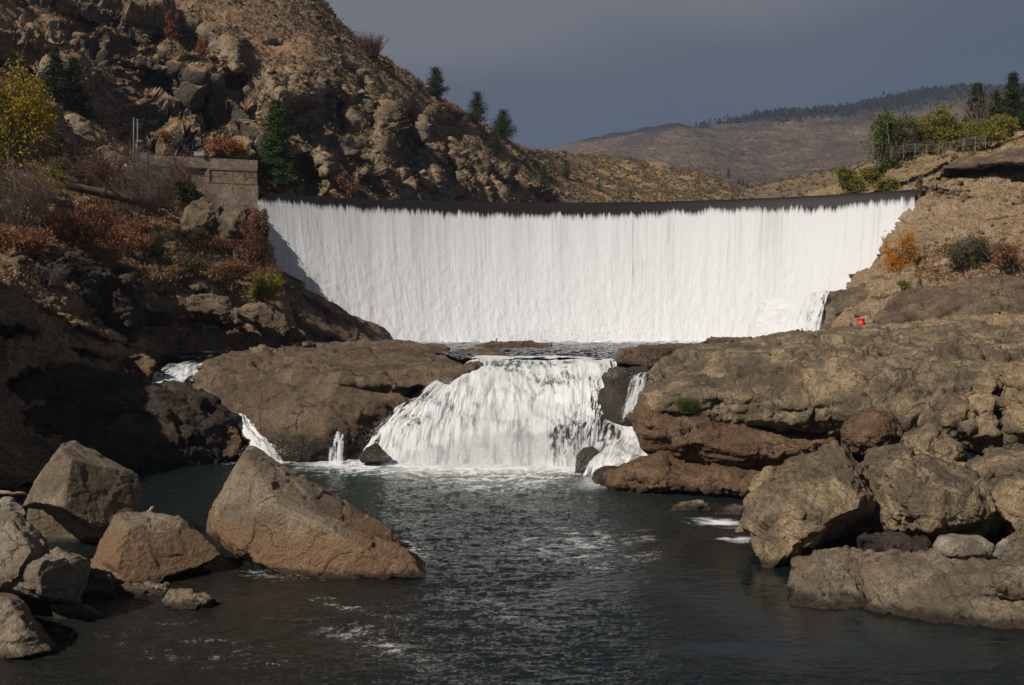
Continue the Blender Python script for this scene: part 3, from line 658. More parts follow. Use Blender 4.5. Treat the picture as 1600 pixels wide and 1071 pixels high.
rock('rock_slab', [body([(722,548),(745,540),(765,536),(800,534),(862,537),(862,544),(830,550),(760,552)], 107, 6, .9)], M_dome, 'long low rock slab in the upper pool, left of middle', vox=.12, s=1.8, amp=.12, blocky=0.245, seed=224)
rock('rock_slab', [body([(958,566),(965,550),(1000,541),(1060,542),(1085,552),(1080,572),(1010,574)], 79, 8, .9)], M_dome, 'rounded low rock at the top of the falls beside the grey outcrop', vox=.12, s=1.6, amp=.14, blocky=0.245, seed=225)
rock('rock_slab', [body([(1094,535),(1110,529),(1140,527),(1180,530),(1192,536),(1150,541)], 116, 5, .9)], M_dome, 'thin rock slab just below the right part of the dam waterfall', vox=.13, s=1.5, amp=.1, blocky=0.245, seed=226)
rock('rock_slab', [body([(1000,545),(1040,540),(1120,541),(1170,536),(1200,545),(1150,560),(1040,560)], 92, 8, .9)], M_dome, 'flat dark slab between the upper pool and the grey outcrop', vox=.14, s=1.5, amp=.12, blocky=0.245, seed=227)
# bedrock step the main falls run over
rock('falls_bedrock', [
  body([(600,660,74.5),(660,645,76),(715,632,78.5),(740,622,80),(800,618,82),(870,618,82),(910,618,81),(940,606,80),(1000,600,80),(1060,610,80),(1060,740,73),(560,740,72),(565,690,72.5)], 75, 6, 1.0,
       front=[(700,735,70.8),(800,740,71.0),(900,742,70.0),(620,735,70.8)]),
  body([(942,590,72),(960,574,75),(1012,572,76),(1030,600,72),(1030,700,68),(948,690,69),(938,640,70.5)], 72, 5, .95, front=[(975,630,69)])],
  M_dark, 'dark wet bedrock step under the main falls', vox=.14, s=1.8, amp=.16, blocky=0.35, crack=.1, seed=228, joint=.75, kind='structure')

# ------------------------------------------------------------------ right rocks
rock('rock_outcrop', [
  body([(993,640,59),(1003,612,60),(1022,582,64),(1062,556,70),(1130,548,74),(1200,541,80),(1290,522,92),(1345,512,98),(1450,511,98),(1640,512,92),(1640,600,60),(1560,700,54.5),(1450,690,56),(1330,660,57.5),(1130,650,58.8),(1085,636,59.2),(1000,640,60)], 60, 10, .95, drop=1,
       front=[(1040,572,64),(1110,560,62),(1210,558,59.5),(1330,563,57.5),(1450,572,56),(1550,585,55),(1012,622,58.8),(1100,618,57.4),(1200,618,56.6),(1330,628,55.8),(1450,640,54.8),(1550,670,53.6),(1560,640,53.6)]),
  body([(1340,512,98),(1400,515,90),(1500,508,88),(1640,505,84),(1640,560,66),(1500,560,68),(1380,540,76)], 80, 5, .9, drop=3)],
  M_grey, 'huge grey slab outcrop forming the upper right bank of the river', vox=.12, s=2.8, amp=.16, blocky=.75, crack=.34, strata=((-.12, .12, 1), 2.0, .20), seed=301, joint=.75, hi=1.0)
rock('rock_ledge', [
  body([(992,650),(1000,628),(1085,644),(1130,658),(1240,666),(1330,672),(1310,712),(1210,735),(1160,745),(1090,732),(1030,722),(1001,698)], 58.8, 8, .95, front=[(1010,660,57.6),(1060,690,56.7),(1180,712,55.8),(1280,700,55.2)], tilt=.2)],
  M_brown, 'brown middle layer of rock under the huge grey slab', vox=.11, s=1.9, amp=.2, blocky=0.455, crack=.13, strata=((-.1, 0, 1), 1.1, .12), seed=302, joint=.75)
rock('rock_ledge', [
  body([(948,764),(955,742),(990,733),(1000,722),(1032,714),(1090,722),(1180,735),(1240,730),(1230,800),(1160,795),(1050,782),(975,776)], 57.5, 8, .95, front=[(985,745,56.6),(1080,745,55.5),(1150,765,54.6)], tilt=.5),
  body([(975,760),(1050,770),(1200,785),(1200,815),(1040,805),(980,780)], 58.4, 6, .95)],
  M_brown, 'lowest red brown ledge jutting into the foam on the right shore', vox=.1, s=1.6, amp=.2, blocky=0.455, crack=.12, strata=((-.08, 0, 1), .9, .16), seed=303, joint=.75)
rock('stone', [body([(1040,800),(1062,786),(1095,784),(1112,795),(1100,806),(1062,808)], 51.8, 2, .8)], M_grey, 'left of the two low pale stones at the waterline under the red brown ledge', vox=.08, s=.9, amp=.08, blocky=0.175, seed=304)
rock('stone', [body([(1116,806),(1124,793),(1150,790),(1185,795),(1185,820),(1140,818)], 50.6, 2, .8)], M_grey, 'right of the two low pale stones at the waterline under the red brown ledge', vox=.08, s=.9, amp=.07, blocky=0.175, seed=305)
rock('rock', [body([(1310,692),(1320,660),(1342,644),(1372,646),(1400,652),(1416,680),(1400,704),(1340,710)], 53.0, 4, .8, front=[(1360,675,51.6)])], M_brown, 'knobbly brown rock wedged under the edge of the huge grey slab', vox=.08, s=.9, amp=.14, blocky=0.35, crack=.08, seed=306, cuts=6, cutd=0.06)
rock('boulder', [body([(1392,705),(1398,682),(1425,668),(1460,668),(1500,694),(1511,712),(1500,730),(1450,742),(1395,735)], 50.5, 4, .8, front=[(1445,690,49.2),(1480,712,49.2)], tilt=.5)], M_grey, 'rounded grey boulder left of the dark gap with trickling water', vox=.09, s=1.3, amp=.14, blocky=0.315, crack=.06, seed=307, cuts=9, cutd=0.1)
rock('boulder', [
  body([(1163,775),(1170,757),(1200,742),(1228,716),(1255,703),(1330,697),(1352,720),(1366,760),(1366,800),(1310,822),(1262,848,42),(1228,880,40.9),(1186,896,39.9),(1174,866,40.8),(1163,820,41.8)], 43.6, 5, .7,
       front=[(1200,765,41.8),(1290,735,41.8),(1330,792,39.9),(1250,800,40.0),(1196,850,40.2),(1204,886,40.0)], tilt=.5)],
  M_grey, 'big overhanging prow of rock leaning over the water on the right', vox=.075, s=1.6, amp=.16, blocky=0.42, crack=.10, seed=308, joint=.75, cuts=8, cutd=.07, strata=((.25, 0, 1), 1.2, .10))
rock('rock_outcrop', [
  body([(1340,700),(1400,690),(1450,720),(1530,735),(1562,765),(1575,800),(1560,835),(1500,842),(1420,836),(1370,826),(1350,780)], 43.5, 7, .85, front=[(1400,760,41.2),(1480,780,40.5),(1540,790,40.6),(1450,825,40.4)], tilt=.9)],
  M_grey, 'humped grey brown rock mass behind the overhanging prow', vox=.08, s=1.6, amp=.17, blocky=0.385, crack=.12, seed=309, joint=.75, cuts=8, cutd=.07, strata=((.1, 0, 1), 1.3, .1))
rock('rock_outcrop', [
  body([(1510,730,46),(1560,700,47),(1680,690,47),(1680,900,40),(1590,850,41),(1560,800,42)], 43, 7, .85, front=[(1600,760,41.5)])],
  M_grey, 'sloping rock shoulder at the right edge below the tall slab', vox=.09, s=1.5, amp=.16, blocky=0.385, crack=.1, seed=310, joint=.75)
rock('rock_slab', [
  body([(1572,700),(1568,630),(1580,575),(1610,550),(1720,540),(1720,720),(1610,722)], 47.5, 5, .9, front=[(1620,620,46.2)])],
  M_grey, 'tall rounded slab cut off by the right edge', vox=.09, s=1.4, amp=.14, blocky=0.35, crack=.07, seed=311, joint=.75)
rock('rock_ledge', [
  body([(1238,874),(1300,866),(1352,864),(1360,885),(1358,950,34.8),(1300,955,34.5),(1237,946,35.1)], 37.3, 7, .9, front=[(1280,885,36.6),(1300,930,35.9)], tilt=.8),
  body([(1260,860),(1330,835),(1420,830),(1420,880),(1270,890)], 46.5, 5, .9),],
  M_boul, 'blocky tan ledge at the waterline under the overhanging prow', vox=.065, s=1.2, amp=.12, blocky=0.315, crack=.10, seed=312, joint=.75, strata=((0, 0, 1), .55, .06))
rock('rock_ledge', [
  body([(1355,882),(1395,872),(1440,890),(1500,890),(1560,885),(1680,880),(1680,1000,32.0),(1590,982,32.6),(1460,978,32.9),(1400,964,33.8),(1353,952,34.6)], 36.0, 7, .9, front=[(1400,900,34.8),(1480,930,34.2),(1560,960,33.6),(1600,900,34.4)], tilt=.8)],
  M_boul, 'long tan ledge along the bottom right waterline', vox=.065, s=1.4, amp=.13, blocky=0.333, crack=.10, seed=313, joint=.75)
rock('boulder', [body([(1500,912),(1530,892),(1590,886),(1680,886),(1680,955),(1600,962),(1560,965),(1505,945)], 34.2, 4, .85, front=[(1560,915,33.2)])], M_boul, 'rounded brown boulder at the bottom right corner on the tan ledge', vox=.06, s=1.2, amp=.1, blocky=0.263, crack=.07, seed=314, joint=.75)
rock('boulder', [body([(1457,852),(1466,838),(1490,834),(1530,838),(1552,852),(1553,872),(1535,886),(1500,886),(1468,876)], 37.8, 2.2, .75, front=[(1500,850,36.9),(1530,868,36.9),(1480,870,36.9)])], M_pale, 'smooth pale egg shaped boulder with a dark pit in its face', vox=.05, s=1.0, amp=.05, blocky=0.0875, crack=.0, seed=315, hi=.5)
rock('boulder', [body([(1552,870),(1560,850),(1590,835),(1640,830),(1640,892),(1585,888)], 37.2, 3, .8)], M_pale, 'pale boulder at the right edge beside the egg shaped one', vox=.055, s=.9, amp=.07, blocky=0.175, seed=316)
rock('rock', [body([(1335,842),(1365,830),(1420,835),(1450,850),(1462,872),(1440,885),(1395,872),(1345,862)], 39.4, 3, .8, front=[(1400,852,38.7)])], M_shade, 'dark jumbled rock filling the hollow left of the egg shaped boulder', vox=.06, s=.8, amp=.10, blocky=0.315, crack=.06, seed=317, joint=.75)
rock('rock', [body([(1350,868),(1400,862),(1448,875),(1450,892),(1400,895),(1356,888)], 38.0, 3, .8)], M_boul, 'flat brown rock under the dark jumbled one', vox=.06, s=.8, amp=.09, blocky=0.263, crack=.05, seed=318, joint=.75)
# bank foot between the dam and the upper pool, right
rock('rock_outcrop', [
  body([(1285,520),(1292,480),(1310,455),(1345,448),(1392,452),(1400,475),(1375,505),(1345,520)], 110, 6, .8, front=[(1340,480,107.5)], tilt=1.5)],
  M_cliffR, 'smooth tan block of rock behind the red marker at the dam foot', vox=.15, s=2.0, amp=.22, blocky=0.42, seed=320)
rock('rock_outcrop', [
  body([(1205,528,117),(1240,500,120),(1280,462,123),(1320,454,123),(1330,480,116),(1300,525,110)], 118, 8, .9)],
  M_dome, 'brown rock step under the side chute of the dam waterfall', vox=.16, s=2.0, amp=.2, blocky=0.42, seed=321)

rock('rock_outcrop', [
  body([(1368,512,98),(1390,478,101),(1432,456,102),(1500,448,101),(1570,440,98),(1660,430,95),(1660,520,88),(1500,516,92)], 96, 5, .9, front=[(1430,490,95.5),(1540,480,93)])],
  M_cliffR, 'fractured tan outcrop with dark clefts right of the red marker', vox=.13, s=2.2, amp=.3, blocky=.75, crack=.3, seed=322, joint=.8, strata=((-.3, 0, 1), 1.6, .35))
rock('rock_ledge', [
  body([(1468,264,126),(1500,252,127),(1560,240,126),(1660,224,124),(1660,250,121),(1560,253,123),(1500,264,125)], 126, 5, .9)],
  M_cliffR, 'overhanging tan ledge high on the right bank below the fence', vox=.16, s=2.4, amp=.3, blocky=.6, crack=.25, seed=323, joint=.8, strata=((-.2, 0, 1), 1.5, .3))
rock('rock_ledge', [
  body([(1424,345,125),(1470,332,124),(1540,330,121),(1600,325,119),(1660,330,118),(1660,362,115),(1540,360,117),(1450,368,121)], 120, 4, .9)],
  M_cliffR, 'low broken tan ledge halfway up the right bank', vox=.16, s=2.2, amp=.3, blocky=.6, crack=.25, seed=324, joint=.8, strata=((-.15, 0, 1), 1.2, .3))
# ------------------------------------------------------------------ dam
def circle3(a, b, c):
    ax, ay = a; bx, by = b; cx, cy = c; d = 2*(ax*(by-cy)+bx*(cy-ay)+cx*(ay-by))
    ux = ((ax*ax+ay*ay)*(by-cy)+(bx*bx+by*by)*(cy-ay)+(cx*cx+cy*cy)*(ay-by))/d
    uy = ((ax*ax+ay*ay)*(cx-bx)+(bx*bx+by*by)*(ax-cx)+(cx*cx+cy*cy)*(bx-ax))/d
    return ux, uy, math.hypot(ax-ux, ay-uy)
DL, DM, DR = (-32.1, 129.0), (5.3, 140.2), (49.0, 125.5)
cx0, cy0, cr0 = circle3(DL, DM, DR)
aL = math.atan2(DL[1]-cy0, DL[0]-cx0)+.004; aR = math.atan2(DR[1]-cy0, DR[0]-cx0)-.010
def arc(a, off, z): return np.stack([cx0+(cr0-off)*np.cos(a), cy0+(cr0-off)*np.sin(a), z], -1)
M_conc = rock_mat('weathered_concrete', (.31, .262, .205), (.20, .165, .128), (.20, .135, .085), 1.1, .015, None, stain=.7)
M_conc2 = rock_mat('stained_concrete', (.27, .19, .125), (.17, .11, .07), (.27, .21, .15), 1.5, .015, None, stain=.7)
M_concd = rock_mat('wet_dam_concrete', (.030, .027, .026), (.014, .013, .013), (.045, .032, .026), 1.2, .015, None, .4)
dam = empty('dam', (8, 134, UL)); tag(dam, 'long curved concrete dam with water pouring over its whole dark crest', 'dam')
prof = [(-2.6, 14.6), (-1.0, 14.6), (-.6, 14.4), (-.3, 14.0), (.2, 11), (1.6, 4), (4.2, -3.6), (6.2, -9), (-4, -9), (-4, 14.6)]
aa = np.linspace(aL+.01, aR-.004, 160); V = np.concatenate([arc(aa, o_, np.full_like(aa, z_))[:, None] for o_, z_ in prof], 1)
V = V.reshape(-1, 3)-np.array(dam.location)
link('dam_wall', mesh_np('dam_wall', V, gridfaces(160, len(prof)), False), M_concd, dam)

def water_mat(name, see=False, deep=(.010, .020, .020), foamc=(.86, .87, .88), bumps=((3, .03), (14, .008)), rough=.06, sc=(1, 1, 1), green=(.16, .21, .16), fb=.06, spec=.5, fmax=.72):
    m = N(name); p = m.pos(sc); a = m.n('Attribute', attribute_name='foam').outputs['Fac']
    n1 = m.noise(p, 9, 5, .7); n0 = m.noise(p, bumps[0][0], 4, .55, .4)
    t = m.math('ADD', a, m.math('MULTIPLY', m.math('MULTIPLY', m.math('SUBTRACT', n1, .5), 1.3), m.math('MULTIPLY', m.math('SUBTRACT', 1.0, a), m.math('MINIMUM', m.math('MULTIPLY', a, 4.0), 1.0))), clamp=True)
    t = m.n('MapRange', i={'Value': t, 'From Min': .26, 'From Max': fmax}).outputs[0]
    chop = m.math('SUBTRACT', 1.0, m.n('Attribute', attribute_name='calm').outputs['Fac']); sh_ = m.n('Attribute', attribute_name='shallow').outputs['Fac']
    nrm = None
    for k, (s_, d_) in enumerate(bumps):
        nrm = m.bump(m.noise(p, s_, 4, .6, .3), chop, d_*2.2, nrm)
    gl = m.n('Attribute', attribute_name='glass').outputs['Fac']
    dc = m.mix(sh_, m.mix(gl, deep, green), (.045, .030, .017))
    wsh = m.pbr(dc, rough, nrm, IOR=1.33, Specular_IOR_Level=spec)
    fsh = m.pbr(foamc, .75, m.bump(m.math('ADD', n1, n0), .6, fb), Specular_IOR_Level=.25)
    if see:   # thin sheets: between the foam threads one looks through to the wet rock
        tr = m.n('BsdfTransparent').outputs[0]; y = m.n('MixShader', i={0: m.math('ADD', m.math('MULTIPLY', gl, 2.5), .12, clamp=True)})
        m.t.links.new(tr, y.inputs[1]); m.t.links.new(wsh, y.inputs[2]); wsh = y.outputs[0]
    x = m.n('MixShader', i={0: t}); m.t.links.new(wsh, x.inputs[1]); m.t.links.new(fsh, x.inputs[2])
    return m.done(x.outputs[0])
M_river = water_mat('river_water', False, (.006, .011, .012), bumps=((1.8, .12), (6, .016)), sc=(1.0, 1.6, 1))
M_upper = water_mat('upper_pool_water', False, (.010, .016, .022), bumps=((2.2, .04), (7, .012)), sc=(.8, 1.3, 1))
M_fall = water_mat('falling_water', False, (.016, .015, .015), (.70, .71, .73), bumps=((5, .004), (14, .003)), rough=.42, sc=(1.6, 1.0, .16), fb=.02, spec=.12, fmax=1.12)
M_casc = water_mat('cascade_water', True, (.030, .042, .034), (.64, .65, .655), bumps=((3, .03), (11, .01)), rough=.12, sc=(1.0, 1.0, .45))

# water sheet over the dam
nu, nv = 1500, 330
a = np.linspace(aL, aR, nu)[:, None]*np.ones((1, nv)); t = np.linspace(0, 1, nv)[None, :]*np.ones((nu, 1))
zt = np.where(t < .03, RL, RL-(t-.03)/.97*(RL-UL+.6)); 
zz_ = np.clip((RL-zt)/(RL-UL), 0, 1)
off = np.where(t < .03, -8+8.3*(t/.03), .3+.55*np.minimum(1, zz_*12)**.5+1.2*zz_+4.6*zz_**1.6)
zt = zt-.18*sstep(.02, .03, t)*(1-sstep(.03, .034, t))
s_arc = (a-aL)*-cr0; S = s_arc.ravel(); Zr = zt.ravel()
st = lambda fx, fz, o, sd: fbm(np.stack([S*fx, Zr*fz, np.zeros_like(S)], 1), o, sd).reshape(nu, nv)
grow = sstep(.03, .35, t)
off = off+grow*(.10*st(.35, .03, 3, 1)+.020*st(1.7, .10, 3, 2)+.008*st(6, .4, 2, 3)+.10*zz_*st(1.0, .6, 3, 4)+.02*zz_*st(4, 2.5, 3, 5))
U = s_arc/ (S.max())
lip = .85+.60*np.exp(-((U-.46)/.24)**2)+.5*np.exp(-((U-.86)/.07)**2)-.25*np.exp(-((U-.03)/.06)**2)
j1 = perlin(np.stack([s_arc[:, 0]*1.6, np.zeros(nu), np.zeros(nu)], 1), 8)+.45*perlin(np.stack([s_arc[:, 0]*4.5, np.ones(nu), np.zeros(nu)], 1), 9)+1.1*perlin(np.stack([s_arc[:, 0]*.38, np.ones(nu), np.zeros(nu)], 1), 10)
zon = RL-lip-.40*j1[:, None]
foam = sstep(.10, -.22, -(zon-zt))*0
foam = sstep(-.25, 1.15, (zon-zt)+.55*st(4, .5, 4, 14))
# thin, darker threads where the sheet parts
thin = sstep(.30, .75, st(1.5, .02, 3, 21)+.45*st(7, .25, 3, 22))*np.exp(-((U-.585)/.03)**2)*sstep(.98, .5, zz_)*1.1
thin += sstep(.25, .7, st(1.6, .03, 3, 23)+.5*st(7, .4, 3, 24))*np.exp(-((U-.09)/.05)**2)*np.exp(-((zz_-.2)/.13)**2)
thin += sstep(.38, .8, st(.9, .015, 3, 25)+.3*st(6, .3, 3, 26))*.55*sstep(.9, .3, zz_)
thin += .50*sstep(-.1, .8, .7*st(2.6, .07, 4, 27)+1.0*st(.35, .02, 3, 28))*(1-.75*zz_)
foam = foam*(1-.34*np.clip(thin, 0, 1.3))
G = arc(a, off, zt)
me = mesh_np('waterfall', G.reshape(-1, 3), gridfaces(nu, nv)); attr(me, 'foam', foam.ravel()); attr(me, 'glass', np.zeros(foam.size))
o = link('waterfall', me, M_fall); tag(o, 'white curtain of water falling over the full width of the dam', kind='structure')

def flow(name, cols_, nu, nv, mat, label, amp=.3, sx=1.0, foam=1.0, green=(), thinf=.0, seed=0, holes=()):
    c = np.array(cols_, float); D = c[:, :, 2]; W = np.stack([(c[:, :, 0]-800)/F*D, D, (HOR-c[:, :, 1])/F*D], 2)
    W[:, -1, 2] -= np.where(W[:, -1, 2] < -9.2, .9, 0)
    g = cr(cr(W, nu, 0), nv, 1); n = gnormals(g)
    uu = np.linspace(0, 1, nu)[:, None]*np.ones((1, nv)); vv = np.linspace(0, 1, nv)[None, :]*np.ones((nu, 1))
    L0 = np.linalg.norm(W[0, 0]-W[-1, 0]); H0 = np.linalg.norm(W[0, 0]-W[0, -1])
    q = lambda fx, fv, o, sd: fbm(np.stack([(uu*L0*fx).ravel(), (vv*H0*fv).ravel(), np.full(uu.size, 3.3)], 1), o, sd+seed).reshape(nu, nv)
    d = amp*(1.3*q(.35*sx, .30, 3, 1)+.40*q(1.0*sx, .32, 4, 2)+.22*q(2.6*sx, .40, 3, 6)+.07*q(5*sx, 1.2, 3, 5)+.40*(sstep(.28, .38, vv+.10*q(.6*sx, .0, 3, 40))-.5)+.30*(sstep(.55, .66, vv+.12*q(.8*sx, .0, 3, 41))-.5))*(.25+sstep(0, .4, vv))
    g = g+n*d[:, :, None]
    px = g[..., 0]/g[..., 1]*F+800; py = HOR-g[..., 2]/g[..., 1]*F
    f = np.full((nu, nv), foam)
    ew = min(.3, 1.3/L0); edge = sstep(0, ew, uu+ew*.9*q(3, .5, 3, 7))*sstep(0, ew, 1-uu+ew*.9*q(3, .5, 3, 8))
    f = f*edge
    f = f-1.5*thinf*sstep(.05, .6, q(1.4*sx, .5, 4, 9)+.55*q(5*sx, 1.8, 3, 10))-.25*thinf*q(3*sx, .8, 3, 12)
    gg = np.zeros((nu, nv))
    for (gx, gy, rx, ry, ang, am, gl) in green:
        ca, sa = math.cos(R(ang)), math.sin(R(ang)); dx, dy = px-gx, py-gy
        m_ = np.exp(-(((dx*ca+dy*sa)/rx)**2+((-dx*sa+dy*ca)/ry)**2)); f = f-am*m_*(1+1.5*q(4.5*sx, 1.6, 4, 30)+.8*q(11*sx, 5, 2, 31)); gg = np.maximum(gg, gl*m_)
    me = mesh_np(name, g.reshape(-1, 3), gridfaces(nu, nv)); attr(me, 'foam', np.clip(f, 0, 1).ravel()); attr(me, 'glass', np.clip(gg, 0, 1).ravel())
    o = link(name, me, mat); tag(o, label, kind='structure'); return g
# main falls
g_falls = flow('waterfall', [
 [(670,598,76),(648,612,73.6),(612,642,71.6),(588,668,70.6),(566,700,69.2),(548,718,68.0)],
 [(690,592,77),(670,607,73.8),(645,636,71.8),(625,664,70.6),(608,700,69.0),(600,722,67.6)],
 [(715,576,80),(704,598,75.6),(690,622,72.8),(680,655,70.8),(668,700,68.9),(664,724,67.3)],
 [(745,557.0,82.5),(738,581,77.2),(730,610,73.6),(722,652,70.8),(716,702,68.6),(712,728,67.0)],
 [(800,556.3,83),(800,573,78.6),(799,606,74.6),(798,652,71.2),(796,704,68.4),(796,732,66.8)],
 [(860,556.3,83),(860,574,78.6),(862,606,74.4),(862,652,71.0),(862,706,68.2),(862,734,66.4)],
 [(905,556.8,82.5),(907,568,78.2),(908,600,74.0),(906,650,70.6),(904,706,67.6),(900,738,66.0)],
 [(945,557.6,81.5),(945,570,77.2),(940,598,73.2),(934,646,70.2),(928,700,67.2),(915,738,65.8)],
 [(968,562,79),(966,574,76.0),(956,594,72.8),(946,640,70.2),(944,690,67.6),(938,735,66.0)]],
 620, 380, M_casc, 'wide white main falls dropping from the upper pool into the river', .42, 1.0, 1.0,
 [(868,590,45,12,0,.50,.9),(815,582,40,9,20,.3,.8),(845,612,42,7,-38,.32,1.0),(800,568,90,7,0,.6,.5),(905,650,24,60,0,.24,0),(885,690,34,36,0,.42,0),(936,640,12,60,0,.45,0),(662,622,30,14,0,.42,0),(640,665,30,34,0,.30,0),(720,640,30,30,0,.16,0)], .27, 2)
flow('waterfall', [[(516,662,71.5),(516,668,70.6),(512,690,69),(506,716,67.2)],[(530,655,71.5),(530,662,70.4),(528,690,68.8),(526,718,67)],[(544,664,71.3),(544,670,70.2),(544,690,68.7),(541,718,67)]],
 60, 120, M_casc, 'narrow veil of water on the rock dome left of the main falls', .12, 2, .62, (), .3, 3)
flow('waterfall', [[(985,588,71.5),(982,596,70.6),(974,625,69.2),(968,660,68)],[(1003,582,71.5),(1000,590,70.3),(993,625,68.8),(990,660,67.6)],[(1018,582,71.5),(1016,592,70.2),(1008,625,68.6),(1004,664,67.4)]],
 60, 130, M_casc, 'thin veil of water on the dark rock right of the main falls', .12, 2, .56, (), .35, 4)
flow('waterfall', [[(945,655,69),(935,672,67.4),(922,700,65.4),(905,735,63.4),(880,752,62)],[(975,665,68.6),(970,685,66.6),(958,708,64.8),(945,736,63),(930,752,61.4)],[(1010,668,67.6),(1008,690,66.0),(1000,708,64.4),(990,730,62.6),(980,748,61)],[(1045,672,66.8),(1045,694,65.4),(1042,706,64.4),(1038,722,63),(1032,742,61.6)]],
 160, 130, M_casc, 'white chute surging between the dark block and the brown ledges', .34, 1.4, .98, (), .3, 5)
# left cascades
flow('waterfall', [[(280,556,87),(268,566,84),(240,580,79),(228,596,77),(222,622,74)],[(312,556,87),(300,566,84),(280,582,79.5),(268,600,76.5),(262,624,73.6)],[(340,552,88),(326,564,85),(314,584,80),(304,604,76.2),(300,622,74)]],
 160, 140, M_casc, 'upper cascade of the left channel between ledge and rock dome', .28, 1.4, .95, [(272,578,34,8,-25,.45,.5),(290,602,30,3,-10,.5,0)], .30, 6)
flow('waterfall', [[(368,630,72.5),(366,640,71.6),(365,662,70.4),(374,690,69.4),(392,716,67.8)],[(380,630,72.5),(378,641,71.4),(384,662,70),(400,690,69),(424,716,67.4)],[(394,630,72.5),(393,641,71.4),(404,662,70.2),(428,690,69.2),(458,716,67.4)]],
 130, 170, M_casc, 'lower cascade of the left channel beside the rock dome', .26, 1.6, .95, [(380,650,10,18,0,.42,.9)], .28, 7)
flow('waterfall', [[(1185,470,126),(1180,490,123.5),(1172,510,121),(1165,534,118)],[(1240,462,124.5),(1228,478,121.5),(1215,505,118),(1205,532,115)],[(1275,456,122.5),(1262,462,120.0),(1248,495,116),(1240,530,113)],[(1300,455,121),(1296,459,119.0),(1288,490,115),(1280,526,112)]],
 220, 170, M_casc, 'side chute of the dam waterfall sliding over a brown rock step', .3, 1.2, .95, [(1262,500,26,30,0,.15,0)], .16, 8)

def pool(name, rows_py, xs, zlev, mat, label, wave, foamf, nx, ny, keep=None):
    D = (-zlev)*F/(np.linspace(rows_py[0], rows_py[1], ny)-HOR); s = np.linspace(xs[0], xs[1], nx)
    g = np.zeros((nx, ny, 3)); g[..., 0] = (s[:, None]-800)/F*D[None]; g[..., 1] = D[None]; g[..., 2] = zlev
    fl = g.reshape(-1, 3); px = np.repeat(s, ny); py = np.tile(np.linspace(rows_py[0], rows_py[1], ny), nx)
    g[..., 2] += wave(fl, px, py).reshape(nx, ny)
    fc = gridfaces(nx, ny)
    if keep is not None: fc = fc[keep(fl)[fc].all(1)]
    me = mesh_np(name, g.reshape(-1, 3), fc); attr(me, 'foam', foamf(fl, px, py)); attr(me, 'glass', GL(fl, px, py)); attr(me, 'calm', .93*CALM(px, py) if name == 'river' else 0*px); attr(me, 'shallow', SHAL(fl, px, py) if name == 'river' else 0*px)
    o = link(name, me, mat); tag(o, label, kind='structure'); return g
def gs(px, py, x, y, rx, ry, ang=0):
    ca, sa = math.cos(R(ang)), math.sin(R(ang)); dx, dy = px-x, py-y
    return np.exp(-(((dx*ca+dy*sa)/rx)**2+((-dx*sa+dy*ca)/ry)**2))
def CALM(px, py): return np.clip(1.1*gs(px, py, 1330, 960, 300, 140)+.9*gs(px, py, 1120, 880, 130, 70)+.35*gs(px, py, 300, 960, 200, 90)+.45*sstep(.0, .45, fbm(np.stack([px/260, py/55, 0*px], 1), 4, 120)), 0, 1)
def SHAL(p, px, py):
    q = p.copy(); q[:, 2] = 0; return np.clip((1.1*gs(px, py, 330, 985, 330, 90)+.8*gs(px, py, 60, 1030, 200, 80))*(.6+.7*fbm(q/1.1, 4, 99)), 0, .26)
def r_wave(p, px, py):
    q = p.copy(); q[:, 2] = 0; x = q[:, 0:1]; 
    near = sstep(900, 740, py)*np.exp(-((px-760)/330)**2)
    calm = 1-.8*CALM(px, py)
    sc = np.array([1.0, 1.7, 1])
    return calm*(.07*fbm(q*sc/1.7, 3, 80)+.062*ridged(q*sc*np.array([.8, 1.4, 1])/.85, 3, 81)+.013*ridged(q*sc/.34, 2, 82))+near*(.10*fbm(q/1.4, 4, 83)+.05*ridged(q/.5, 3, 84))
def r_foam(p, px, py):
    q = p.copy(); q[:, 2] = 0; wv = np.stack([perlin(q/3, 90), perlin(q/3+7, 91), 0*q[:, 0]], 1)*1.2; q = q+wv
    n = fbm(q*np.array([.45, 1.1, 1]), 5, 92, .6); n2 = fbm(q*np.array([1.6, 3.4, 1]), 4, 93, .65)
    f = .95*sstep(752, 722, py+20*n+12*n2)*np.exp(-(np.abs(px-760)/290)**6)
    f = np.maximum(f, (.30+.45*sstep(-.2, .5, n+.8*n2))*sstep(815, 742, py+26*n)*np.exp(-((px-780)/210)**2))
    f = np.maximum(f, .60*sstep(760, 725, py+14*n)*np.exp(-((px-440)/110)**2)*sstep(-.2, .4, n+.5*n2))
    band = lambda x, y, rx, ry, a, am: am*gs(px, py, x, y, rx, ry, a)*np.clip(.62+.6*n+.9*n2, 0, 1.2)
    f = np.maximum(f, band(770, 955, 150, 30, 14, .36)); f = np.maximum(f, band(600, 1010, 170, 40, 18, .38)); f = np.maximum(f, band(560, 950, 120, 18, 10, .38))
    f = np.maximum(f, band(300, 1010, 260, 60, 8, .28)); f = np.maximum(f, band(440, 900, 120, 16, 0, .4)); f = np.maximum(f, band(900, 860, 200, 60, 0, .42)); f = np.maximum(f, band(640, 870, 60, 40, 0, .45))
    f = np.maximum(f, .8*gs(px, py, 1120, 817, 62, 8, 6)*sstep(-.6, .3, n)); f = np.maximum(f, .7*gs(px, py, 1150, 843, 50, 7, 4)*sstep(-.5, .4, n))
    f = np.maximum(f, .5*gs(px, py, 940, 752, 60, 18, -10))
    return np.clip(f, 0, 1)
def GL(p, px, py): return np.clip(.55*gs(px, py, 620, 738, 70, 7)+.22*sstep(850, 735, py)*np.exp(-((px-760)/280)**2), 0, 1)
pool('river', (1300, 700), (-1100, 2300), WL, M_river, 'dark blue green river with ripples and drifting foam in the foreground', r_wave, r_foam, 1700, 560)
